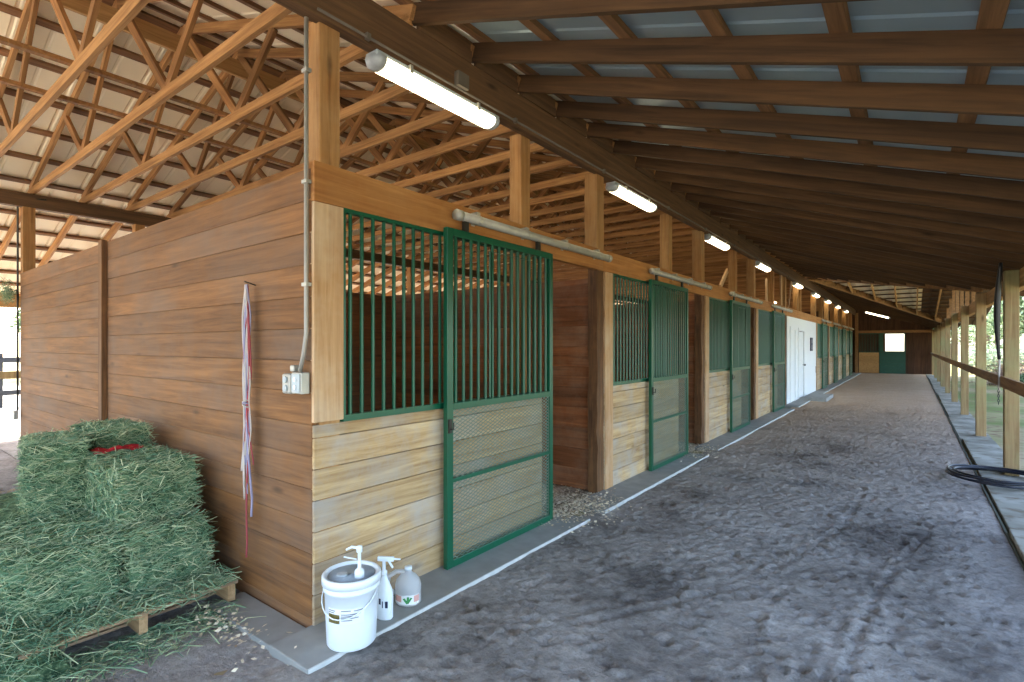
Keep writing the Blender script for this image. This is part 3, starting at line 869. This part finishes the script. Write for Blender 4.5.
# ------------------------------------------------------------------ lamps and conduit
def make_lamp():
    root = empty('strip_lamp', (0,0,0))
    L = 1.30
    def stad(r, y, sx, sz, dz):
        return [(cos(t)*sx*r, y, sin(t)*sz*r+dz) for t in [2*pi*k/14 for k in range(14)]]
    def loft(secs):
        b = MB(); n = 14; vs = [p for s in secs for p in s]; fs = []
        for i in range(len(secs)-1):
            for k in range(n): fs.append((i*n+k, i*n+(k+1)%n, (i+1)*n+(k+1)%n, (i+1)*n+k))
        fs.append(tuple(reversed(range(n)))); m = (len(secs)-1)*n; fs.append(tuple(m+k for k in range(n)))
        return b.add(vs, fs)
    loft([stad(.6,-L/2+.06,.075,.05,-.062), stad(1,-L/2+.09,.075,.05,-.062), stad(1,L/2-.09,.075,.05,-.062), stad(.6,L/2-.06,.075,.05,-.062)]).build('diffuser', M['tube'], root, smooth=True)
    MB().box(-.058,.058,-L/2+.02,L/2-.02,-.045,-.005).build('housing', M['boxgrey'], root, bevel=.006)
    for s in (-1, 1):
        loft([stad(.5, s*(L/2), .077,.054,-.056), stad(1, s*(L/2-.04), .077,.054,-.056), stad(1.02, s*(L/2-.088), .077,.054,-.056)]).build('end_cap', M['lid'], root, smooth=True)
    for y in (-.35, .35):
        MB().box(-.078,.078,y-.012,y+.012,-.055,.0).build('clip', M['galv'], root)
    return root
LP = make_lamp(); index_children()
for i, y in enumerate([1.05, 4.45, 8.02, 11.65, 16.4, 20.25, 23.7, 27.4, 31.4]):
    o = LP if i == 0 else copy_tree(LP)
    o.location = (.0, y, 3.565)
    tag(o, 'lit white strip lamp under the lamp beam, %s from the camera' % nth(i+1), 'strip lamp', 'strip lamps under the beam')
o = copy_tree(LP); o.location = (1.25, 34.9, rz(1.25)+.0); o.rotation_euler = (0, radians(16.7), pi/2)
mrot = Matrix(((0, .95, .313), (-1, 0, 0), (0, -.313, .95)))   # columns: local x, y, z
o.rotation_euler = mrot.to_euler()
tag(o, 'lit white strip lamp crosswise on the rafters at the far end', 'strip lamp', 'strip lamps across the aisle')
o = copy_tree(LP); o.location = (-2.6, 26.36, 3.862); tag(o, 'lit strip lamp inside beyond the header over the far stalls', 'strip lamp')
cb = empty('electrical_conduit', (0, 0, 0))
MB().tube([(.055, .0, 3.60), (.055, 34, 3.60)], .009, 8).build('conduit_pipe', M['old_conduit'], cb, smooth=True)
for i, y in enumerate([.35, 1.9, 3.55, 5.5, 7.2, 9.0, 10.9, 12.8, 14.6]):
    MB().box(.045, .072, y-.015, y+.015, 3.58, 3.62).build('strap', M['old_conduit'], cb)
MB().box(.03,.09,1.15,1.27,3.61,3.72).build('junction_box', M['old_conduit'], cb, bevel=.004)
tag(cb, 'grey conduit pipe running along the lamp beam', 'conduit')
cv = empty('wall_conduit', (-.03, -.02, 1.5))
MB().tube([(.0, 0, 2.1), (.0, 0, .22), (-.02, -.005, .10), (-.05, -.01, .0)], .0125, 10).build('conduit_pipe', M['conduit'], cv, smooth=True)
for z in (.5, 1.1, 1.75): MB().box(-.025,.025,-.016,.018,z,z+.02).build('strap', M['galv'], cv)
tag(cv, 'grey conduit running down the corner of the end wall', 'conduit')
ob = empty('outlet_box', (-.115, -.003, 1.37))
MB().box(-.01,.095,-.055,0,0,.125).build('metal_box', M['galv'], ob, bevel=.005)
pl = MB().box(.0,.085,-.062,-.055,.008,.117).build('cover_plate', M['boxgrey'], ob, bevel=.003)
MB().lathe([(.014,0),(.014,.006),(0,.006)], (0,0,0), 14).lathe([(.014,0),(.014,.006),(0,.006)], (0,.044,0), 14).build('socket', M['white_pl'], pl)
s_ = [c for c in COL.objects if c.name.startswith('socket')][0]; s_.location = (.042, -.062, .04); s_.rotation_euler = (pi/2, 0, 0)
MB().box(-.11,-.015,-.06,0,-.005,.115).build('weather_cover', M['galv'], ob, bevel=.012)
w_ = MB().lathe([(.02,0),(.02,.01),(0,.012)], (0,0,0), 16).lathe([(.02,0),(.02,.01),(0,.012)], (0,.05,0), 16).build('flap', M['boxgrey'], ob)
w_.location = (-.062, -.06, .03); w_.rotation_euler = (pi/2, 0, 0)
MB().box(-.055,-.01,-.04,0,.128,.165).build('top_fitting', M['galv'], ob, bevel=.006)
tag(ob, 'grey double outlet box on the end wall below the conduit', 'outlet box')
fv = empty('far_conduit', (-7.43, -.03, .60))
MB().tube([(0,0,.12),(0,0,3.1),(.03,.03,3.18),(.08,.3,3.2)], .012, 8).build('conduit_pipe', M['dkmetal'], fv, smooth=True)
MB().box(-.06,.05,-.05,0,0,.13).build('switch_box', M['galv'], fv, bevel=.004)
tag(fv, 'thin conduit with small box at far left end of wall', 'conduit')
hw = MB(); r = random.Random(3)
for _ in range(240):
    p = Vector((r.gauss(0,.05), r.gauss(0,.04), r.gauss(0,.07))); d = Vector((r.gauss(0,1), r.gauss(0,1), r.gauss(0,1))).normalized()*r.uniform(.03,.07)
    hw.bar(p-d, p+d, .004, .004)
o = hw.build('hay_tuft', M['straw'], loc=(-7.5, -.12, 2.42)); tag(o, 'small green hay tuft hung at far left end of wall', 'hay tuft')

# ------------------------------------------------------------------ twine on the wall
tw = empty('hanging_twine', (-.66, -.03, 2.05))
MB().tube([(0,.03,.0),(0,-.045,.02)], .004, 6).build('nail', M['dkmetal'], tw)
r = random.Random(21)
def strand(x_end, zl, amp, mat, rad=.006, knotz=-.78):
    pts = []
    n = 36
    x0 = r.uniform(-.012,.012); ph = r.uniform(0,6)
    for k in range(n+1):
        u = k/n; z = -zl*u
        pin = math.exp(-((z-knotz)/.12)**2)
        env = min(1, u*6)*(1-.85*pin)
        x = x0 + amp*sin(u*5+ph)*env + (x_end)*u*(1-pin*.6)
        y = -.022 - .012*abs(sin(u*7+ph)) 
        pts.append((x, y, z))
    return MB().tube(pts, rad, 5).build('strand', mat, tw, smooth=True)
for k in range(12):
    m = [M['tw_white'], M['tw_lav'], M['tw_white'], M['tw_lav'], M['tw_red'], M['tw_white']][k % 6]
    strand(r.uniform(-.035,.03), r.uniform(1.1,1.42), r.uniform(-.055,.06), m, .0045)
strand(-.06, 1.22, -.02, M['tw_white'], .007); strand(.02, 1.78, .035, M['tw_red'], .006); strand(.03, 1.5, .03, M['tw_lav'], .007)
for k in range(3): MB().tube([(.022*cos(t)-.004, -.034+.016*sin(t), -.76-.016*k+.008*cos(t+k)) for t in [2*pi*j/12 for j in range(13)]], .005, 5).build('knot', [M['tw_white'], M['tw_lav'], M['tw_white']][k], tw, smooth=True)
tag(tw, 'bunch of white, lavender and red twine hanging on end wall', 'twine')

# ------------------------------------------------------------------ bucket, spray bottle, jug
bk = empty('white_bucket', (.30, .055, .014))
MB().lathe([(.0,0),(.128,0),(.132,.006),(.138,.14),(.144,.30),(.152,.302),(.152,.318),(.145,.32),(.146,.345),(.154,.347),(.154,.362),(.150,.366),(.140,.366),(.138,.35)], n=48).build('pail_body', M['white_pl'], bk, smooth=True)
ld = MB().lathe([(.0,.362),(.125,.362),(.135,.364),(.140,.378),(.152,.380),(.158,.374),(.159,.335),(.156,.335)], n=48).build('lid', M['white_pl'], bk, smooth=True)
MB().lathe([(.0,.366),(.128,.3665)], n=40).lathe([(.03,.368),(.03,.376),(.02,.38),(.0,.38)], (-.02,-.05,0), 16).build('lid_panel', M['lid'], ld, smooth=True)
pm = MB().lathe([(.026,.366),(.026,.40),(.020,.41),(.010,.415),(.009,.50),(.016,.505),(.016,.535),(.0,.54)], (.07,.0,0), 18).tube([(.07,.0,.525),(.03,-.02,.528),(-.0,-.035,.51)], [.009,.008,.006], 8).build('pump', M['white_pl'], bk, smooth=True)
MB().tube([(.07,-.02,.47),(.0,-.05,.475)], .004, 6).build('tie', M['white_pl'], pm)
hp = []
for k in range(17):
    t = pi*k/16
    hp.append((.156*cos(t)*.99+.0, -.158*sin(t)*.72-.05*sin(t), .30-.11*sin(t)))
hp = [Vector((p[0]*cos(.5)-p[1]*sin(.5), p[0]*sin(.5)+p[1]*cos(.5), p[2])) for p in hp]
MB().tube(hp, .0032, 6).build('bail_handle', M['white_pl'], bk, smooth=True)
def wrap(rad, a0, a1, z0, z1, n=10):
    b = MB(); vs = []
    for k in range(n+1):
        a = a0+(a1-a0)*k/n
        vs += [(rad*cos(a), rad*sin(a), z0), (rad*cos(a), rad*sin(a), z1)]
    return b.add(vs, [(2*k,2*k+2,2*k+3,2*k+1) for k in range(n)])
A = radians(-66)
lb = wrap(.1425, A-.45, A+1.0, .155, .235, 14).build('label', M['label'], bk)
wrap(.1432, A-.43, A+.08, .158, .206).build('label_picture', M['pic'], lb)
tx = MB()
for (a0, a1, z) in [(A-.43,A-.1,.222),(A-.43,A-.14,.212),(A+.14,A+.5,.224),(A+.14,A+.85,.205),(A+.14,A+.7,.195),(A+.14,A+.78,.185),(A+.14,A+.55,.174),(A+.6,A+.95,.222)]:
    q = wrap(.1432, a0, a1, z, z+.005, 8); tx.add(q.v, q.f)
tx.build('label_text', M['ink'], lb)
tag(bk, 'white bucket with dirty clear lid and pump at the stall corner', 'bucket')
sb = empty('spray_bottle', (.245, .325, .014)); sb.scale = (1.1, 1.1, 1.12)
MB().lathe([(0,0),(.048,0),(.052,.006),(.052,.12),(.047,.15),(.030,.19),(.018,.215),(.016,.235),(0,.235)], n=28, sx=1.15, sy=.8).build('bottle_body', M['white_pl'], sb, smooth=True)
MB().lathe([(.018,.225),(.018,.245),(.010,.25),(.009,.30),(.0,.30)], n=16).build('neck_collar', M['white_pl'], sb, smooth=True)
MB().bar((-.028,-.02,.312), (.045,.032,.310), .018, .024).bar((.045,.032,.311),(.075,.054,.309),.009,.009).bar((.022,.016,.30),(.040,.029,.262),.010,.012).build('spray_trigger', M['white_pl'], sb, bevel=.003)
b1 = MB().bar((.028,-.0365,.085),(.056,-.020,.085),.0015,.035).bar((.010,-.0425,.10),(.022,-.0405,.10),.0015,.03)
b1.build('label_mark', M['navy'], sb)
tag(sb, 'white plastic spray bottle standing behind the bucket', 'bottle')
jg = empty('plastic_jug', (.22, .54, .014)); jg.scale = (1.2, 1.2, 1.0)
MB().lathe([(0,0),(.066,0),(.072,.01),(.072,.11),(.066,.14),(.045,.17),(.022,.188),(.017,.20),(.017,.215),(0,.215)], n=28, sx=1.0, sy=.9).build('jug_body', M['jug'], jg, smooth=True)
MB().tube([(-.012,-.012,.196),(-.05,-.04,.192),(-.085,-.062,.16),(-.092,-.066,.11),(-.08,-.055,.07),(-.058,-.04,.05)], [.013,.014,.014,.013,.012,.012], 10).build('handle', M['jug'], jg, smooth=True)
MB().lathe([(.02,.205),(.02,.225),(.0,.228)], n=18).build('cap', M['white_pl'], jg, smooth=True)
jl = MB(); vs = []
for k in range(13):
    a = radians(-110)+radians(120)*k/12
    vs += [(.0728*cos(a), .0660*sin(a), .015), (.0728*cos(a), .0660*sin(a), .075)]
jl = jl.add(vs, [(2*k,2*k+2,2*k+3,2*k+1) for k in range(12)]).build('label', M['label'], jg)
def jwrap(a0, a1, z0, z1, mat, nm):
    vs = []
    for k in range(5):
        a = a0+(a1-a0)*k/4; vs += [(.0736*cos(a), .0667*sin(a), z0), (.0736*cos(a), .0667*sin(a), z1)]
    return MB().add(vs, [(2*k,2*k+2,2*k+3,2*k+1) for k in range(4)]).build(nm, mat, jl)
jwrap(radians(-110), radians(-75), .03, .068, M['pink'], 'label_patch'); jwrap(radians(-20), radians(8), .03, .07, M['pink'], 'label_patch')
a = radians(-48)
def jp(da, z): return Vector((.0742*cos(a+da), .0672*sin(a+da), z))
MB().bar(jp(0,.025), jp(-.28,.055), .0012, .012).bar(jp(0,.025), jp(.05,.066), .0012, .012).bar(jp(0,.025), jp(.3,.06), .0012, .010).build('leaf_mark', M['leafgreen'], jl)
tag(jg, 'clear plastic jug with leaf label on the kerb by the planks', 'jug')

# ------------------------------------------------------------------ hay bales, pallet, loose hay
def straw(b, p, d, L, w=.0028, bend=.25, r=random):
    d = d.normalized(); s = d.cross(Vector((r.gauss(0,1), r.gauss(0,1), r.gauss(0,1))))
    if s.length < 1e-4: s = Vector((0,0,1))
    s = s.normalized()*w; q = Vector((r.gauss(0,1), r.gauss(0,1), r.gauss(0,1)))*L*bend*.3
    a = p - d*L*.5; m = p + q; c = p + d*L*.5
    b.add([a-s, a+s, m+s, m-s, c+s*.6, c-s*.6], [(0,1,2,3), (3,2,4,5)])
def make_bale(loc, dims, rzrot, label, seed, n=4200, tilt=0.0):
    r = random.Random(seed)
    root = empty('hay_bale', loc, rzrot)
    if tilt: root.rotation_euler = (0, tilt, rzrot)
    lx, ly, lz_ = dims
    bm = bmesh.new()
    bmesh.ops.create_cube(bm, size=1.0)
    bmesh.ops.subdivide_edges(bm, edges=bm.edges[:], cuts=15, use_grid_fill=True)
    for v in bm.verts:
        p = Vector((v.co.x*lx, v.co.y*ly, (v.co.z+.5)*lz_))
        c = Vector((0, 0, lz_/2)); q = p - c
        # soften corners
        ex = max(0, abs(q.x)-(lx/2-.05))/.05; ey = max(0, abs(q.y)-(ly/2-.05))/.05; ez = max(0, abs(q.z)-(lz_/2-.05))/.05
        e = sqrt(ex*ex+ey*ey+ez*ez)
        if e > 1:
            k = (e-1)*.035; q = q - Vector((math.copysign(ex, q.x), math.copysign(ey, q.y), math.copysign(ez, q.z))).normalized()*k
        nz = noise.noise(q*9+Vector((seed*3.1,0,0)))*.018 + noise.noise(q*28+Vector((0,seed,0)))*.010
        q += q.normalized()*nz
        v.co = q + c
    me = bpy.data.meshes.new('compressed_hay'); bm.to_mesh(me); bm.free()
    me.polygons.foreach_set('use_smooth', [True]*len(me.polygons)); me.materials.append(M['hay'])
    o = bpy.data.objects.new('compressed_hay', me); COL.objects.link(o); o.parent = root
    b = MB()
    for _ in range(n):
        f = r.randrange(10)
        u, v = r.uniform(-.5,.5), r.uniform(0,1)
        if f < 3: p = Vector((lx/2, u*ly, v*lz_)); nn = Vector((1,0,0)); t = Vector((0, 1, r.gauss(0,.5)))
        elif f < 6: p = Vector((u*lx, -ly/2, v*lz_)); nn = Vector((0,-1,0)); t = Vector((1, 0, r.gauss(0,.5)))
        elif f < 9: p = Vector((u*lx, (v-.5)*ly, lz_)); nn = Vector((0,0,1)); t = Vector((r.gauss(0,.6), 1, 0))
        else: p = Vector((-lx/2, u*ly, v*lz_)); nn = Vector((-1,0,0)); t = Vector((0, 1, r.gauss(0,.5)))
        if r.random() < .25: t = Vector((r.gauss(0,1), r.gauss(0,1), r.gauss(0,1)))
        d = t.normalized() + nn*r.uniform(-.12,.4)
        straw(b, p + nn*r.uniform(-.004,.012), d, r.uniform(.03,.13), r.uniform(.0012,.003), .3, r)
    s = b.build('straw_fibres', M['straw'], root); s['kind'] = 'stuff'
    tag(root, label, 'hay bale', 'hay bales on the pallet')
    return root
make_bale((-1.42, -.39, .135), (.94, .46, .365), 0, 'green hay bale lying lowest against the wall, on the pallet', 1)
make_bale((-1.44, -.90, .135), (.94, .50, .365), 0, 'green hay bale at front left bottom of the stack', 2)
make_bale((-1.60, -.375, .505), (.80, .46, .355), .03, 'bright green upper hay bale in front of the wall with red cloth', 3)
make_bale((-2.16, -.70, .505), (.62, .33, .47), -.22, 'dull green upper hay bale at left of the stack', 4)
make_bale((-2.42, -.30, .505), (.62, .34, .49), .02, 'green hay bale at the back of the stack, top behind others', 5)
make_bale((-2.42, -.62, .135), (.94, .92, .365), 0, 'hay bale hidden low behind the front bales', 6, 600)
nx, ny = 16, 6; vs = []; fs = []
for j in range(ny+1):
    for i in range(nx+1):
        u, v = i/nx, j/ny
        vs.append((u*.09-.045 + .03*noise.noise((u*4,v*3,1)), v*.0 + (u-.5)*0 + (j/ny-.5)*.30, .012 + .022*noise.noise((u*5, v*7, 2)) + .012*sin(v*9+u*4)))
for j in range(ny):
    for i in range(nx): a = j*(nx+1)+i; fs.append((a, a+1, a+nx+2, a+nx+1))
o = MB().add(vs, fs).build('red_cloth', M['red'], smooth=True, loc=(-1.93, -.40, .875))
so = o.modifiers.new('thick', 'SOLIDIFY'); so.thickness = .012
tag(o, 'crumpled red cloth lying on the upper hay bale', 'cloth')

pt = empty('wooden_pallet', (-1.32, -.62, -.012))
for k in range(6):
    x = .56 - k*.225
    MB().box(x-.05, x+.05, -.53, .53, .118, .138).build('deck_board', M['pallet'], pt, bevel=.002)
for y in (-.50, 0, .49):
    MB().box(-.62, .61, y-.022, y+.022, .015, .118).build('stringer', M['pallet_x'], pt, bevel=.002)
for k in (0, 2, 4):
    x = .35 - k*.225
    MB().box(x-.05, x+.05, -.53, .53, .0, .015).build('bottom_board', M['pallet'], pt)
tag(pt, 'worn wooden pallet under the hay stack by the end wall', 'pallet')

def loose(name, label, n, region, zf, mat, lump=None, lay=.35, L=(.05,.22)):
    r = random.Random(name+label); b = MB()
    for _ in range(n):
        x, y = region(r)
        z = zf(x, y)
        d = Vector((r.gauss(0,1), r.gauss(0,1), r.gauss(0,lay)))
        straw(b, Vector((x, y, z+r.uniform(0,.02))), d, r.uniform(*L), r.uniform(.0012,.003), .5, r)
    o = b.build(name, mat); return tag(o, label, 'loose hay', kind='stuff')
def mound(x, y):
    a = max(0, 1-((x+1.25)/.62)**2) * max(0, 1-((y+1.48)/.52)**2)
    return .30*sqrt(a) if a > 0 else 0
mx_ = np.arange(-1.95, -.55, .04); my_ = np.arange(-2.05, -.9, .04)
Zm = np.array([[mound(x, y) + .05*noise.noise((x*7, y*7, 2))*(1 if mound(x,y)>0.02 else 0) + (.02*noise.noise((x*20,y*20,4)) if mound(x,y)>.02 else 0) - (.03 if mound(x,y)<=.02 else 0) for x in mx_] for y in my_])
hp_ = grid_obj('hay_pile', mx_, my_, Zm, M['hay'], -.01)
tag(hp_, 'heap of loose green hay at front left of the pallet', 'loose hay', kind='stuff')
def reg1(r):
    while True:
        x, y = r.uniform(-1.95,-.62), r.uniform(-2.0,-.95)
        if mound(x, y) > .01 or r.random() < .25: return x, y
loose('loose_hay', 'loose green hay strands over the heap at lower left', 5200, reg1, lambda x,y: max(mound(x,y), -.01)+.005, M['straw'])
loose('loose_hay', 'thin green hay scattered on the pallet edge boards', 1700, lambda r: (r.uniform(-.98,-.70), r.uniform(-1.15,-.12)), lambda x,y: .128, M['straw'], lay=.15)
loose('loose_hay', 'hay wisps on the dirt under and before the pallet', 1500, lambda r: (-.66+abs(r.gauss(0,.16)) - .1, r.uniform(-1.9,-.15)), lambda x,y: -.022, M['straw'], lay=.08)
loose('loose_hay', 'dry brown straw on the ground at far left', 900, lambda r: (r.uniform(-5.5,-3.2), r.uniform(-1.3,-.1)), lambda x,y: -.02, M['straw_dry'], lay=.3)

# ------------------------------------------------------------------ hose coil and strap at the open side
hb = MB(); pts = []
r = random.Random(8)
for k in range(5*40+1):
    t = 2*pi*k/40; u = k/200
    rad = .46 + .045*sin(t*.2+1) + .02*sin(t*1.3)
    pts.append((rad*cos(t)*1.0 + .01*sin(t*.37), rad*sin(t)*.98, .026 + .020*u*3 + .008*sin(t*2.3)))
hb.tube(pts, .0135, 8)
o = hb.build('hose_coil', M['hose'], smooth=True, loc=(3.62, 6.92, .02)); tag(o, 'coil of black hose lying across the walkway edge', 'hose')
st = empty('hanging_strap', (3.715, 7.36, 2.70))
b = MB(); n = 20
pp = [(-.16*u*(1-u)*0 + .01, -.05-.10*sin(u*2.2)+.0, -1.28*u) for u in [k/n for k in range(n+1)]]
pp = [(-.03-.03*sin(u*3), -.10+.13*u, -1.22*u) for u in [k/n for k in range(n+1)]]
b.tube(pp, [.018+.016*sin(min(1,u*1.15)*pi) for u in [k/n for k in range(n+1)]], 8).build('rubber_strap', M['black'], st, smooth=True)
MB().tube([(-.03,.03,-1.22),(-.035,.03,-1.4),(-.035,.03,-1.62)], .012, 8).build('white_band', M['tw_white'], st, smooth=True)
cz_ = -1.60
for k in range(7):
    q = [(-.04 + (.009*cos(t) if k%2 else 0), .03 + (0 if k%2 else .009*cos(t)), cz_-.03*k+.02*sin(t)) for t in [2*pi*j/10 for j in range(11)]]
    MB().tube(q, .004, 5).build('chain_link', M['dkmetal'], st)
tag(st, 'black rubber strap with chain hanging on the nearest open side post', 'strap')

# ------------------------------------------------------------------ outdoors
def leaf_cloud(b, c, R, n, r, s=(.07,.16)):
    for _ in range(n):
        d = Vector((r.gauss(0,1), r.gauss(0,1), r.gauss(0,.8)))
        d = d.normalized() * (r.random()**.35)
        p = Vector((c[0]+d.x*R[0], c[1]+d.y*R[1], c[2]+d.z*R[2]))
        u = Vector((r.gauss(0,1), r.gauss(0,1), r.gauss(0,1))).normalized(); v = u.cross(Vector((r.gauss(0,1), r.gauss(0,1), r.gauss(0,1)))).normalized()
        k = r.uniform(*s)
        b.add([p-u*k, p+v*k*.5, p+u*k, p-v*k*.5], [(0,1,2,3)])
def make_tree(seed, h, mat, R):
    r = random.Random(seed)
    root = empty('yard_tree', (0,0,0))
    t = MB()
    t.tube([(0,0,-.15),(.05,.02,h*.25),(.02,.08,h*.5),(.1,.05,h*.8)], [.22,.17,.13,.05], 9)
    for k in range(6):
        a = k*1.05+r.random(); z = h*(.3+.08*k)
        t.tube([(.03,.04,z),(cos(a)*R*.4,sin(a)*R*.4,z+h*.1),(cos(a)*R*.75,sin(a)*R*.75,z+h*.14)], [.08,.05,.02], 6)
    t.build('trunk', M['bark'], root, smooth=True)
    b = MB()
    for k in range(16):
        a = r.uniform(0,6.3); q = r.uniform(.1,.8)*R
        leaf_cloud(b, (cos(a)*q, sin(a)*q, h*(.32+.62*r.random())), (R*.42, R*.42, h*.14), 330, r)
    b.build('crown', mat, root)
    return root
ta = make_tree(3, 7.0, M['leaf'], 2.6); tb = make_tree(9, 9.0, M['leaf2'], 3.4)
index_children()
spots = [(8.2,27,1),(7.6,35,0),(10.6,43,1),(7.4,52,1),(12.5,58,0),(9.6,71,1),(15.5,49,1),(16,73,0),(13.8,31,0),(5.6,62.5,0),
         (-30,-2,1),(-34,6,0),(-31,14,1),(-38,-10,0)]
used = set()
for i, (x, y, k) in enumerate(spots):
    src = (ta, tb)[k]
    o = src if k not in used else copy_tree(src)
    used.add(k)
    o.location = (x, y, -.05); o.rotation_euler = (0, 0, i*1.3)
    side = 'in the yard beyond the open side posts' if x > 0 else 'far left beyond the black fence'
    nn = sum(1 for s in spots[:i] if (s[0] > 0) == (x > 0)) + 1
    tag(o, '%s leafy tree %s, %s nearest' % (['dark green', 'pale green'][k], side, nth(nn)), 'tree', 'yard trees')
def bush(seed, loc, R, mat, label, cat='shrub', n=2200, twig=False):
    r = random.Random(seed); root = empty('yard_shrub' if not twig else 'brush_pile', loc)
    b = MB()
    if twig:
        for _ in range(n):
            d = Vector((r.gauss(0,1), r.gauss(0,1), r.gauss(0,.5))); q = Vector((r.gauss(0,R*.4), r.gauss(0,R*.5), abs(r.gauss(0,R*.3))))
            straw(b, q, d, r.uniform(.4,1.1), .012, .4, r)
        b.build('twigs', mat, root)
    else:
        leaf_cloud(b, (0,0,R*.55), (R, R, R*.6), n, r); b.build('foliage', mat, root)
        MB().tube([(0,0,-.05),(.03,.02,R*.4),(.1,0,R*.7)], [.05,.04,.02], 6).build('stem', M['bark'], root)
    return tag(root, label, cat)
bush(1, (6.3, 29, -.05), 1.2, M['brush'], 'grey brown brush pile in the yard beyond the posts', 'brush', 700, True)
bush(2, (6.9, 41, -.05), 1.6, M['leaf2'], 'low pale shrub behind the brush pile in the yard')
bush(3, (6.4, 24, -.05), .7, M['leaf'], 'small dark green shrub in the yard near the far posts')
# far left fence
fn = empty('black_fence', (-17, 0, -.05))
for k in range(9): MB().box(-.06,.06,-6+k*2.4-.06,-6+k*2.4+.06,0,1.5).build('fence_post', M['blackfence'], fn)
for z in (.35,.8,1.25): MB().box(.06,.09,-6,13.2,z,z+.14).build('fence_rail', M['blackfence'], fn)
tag(fn, 'black three-rail fence in the yard at far left', 'fence')
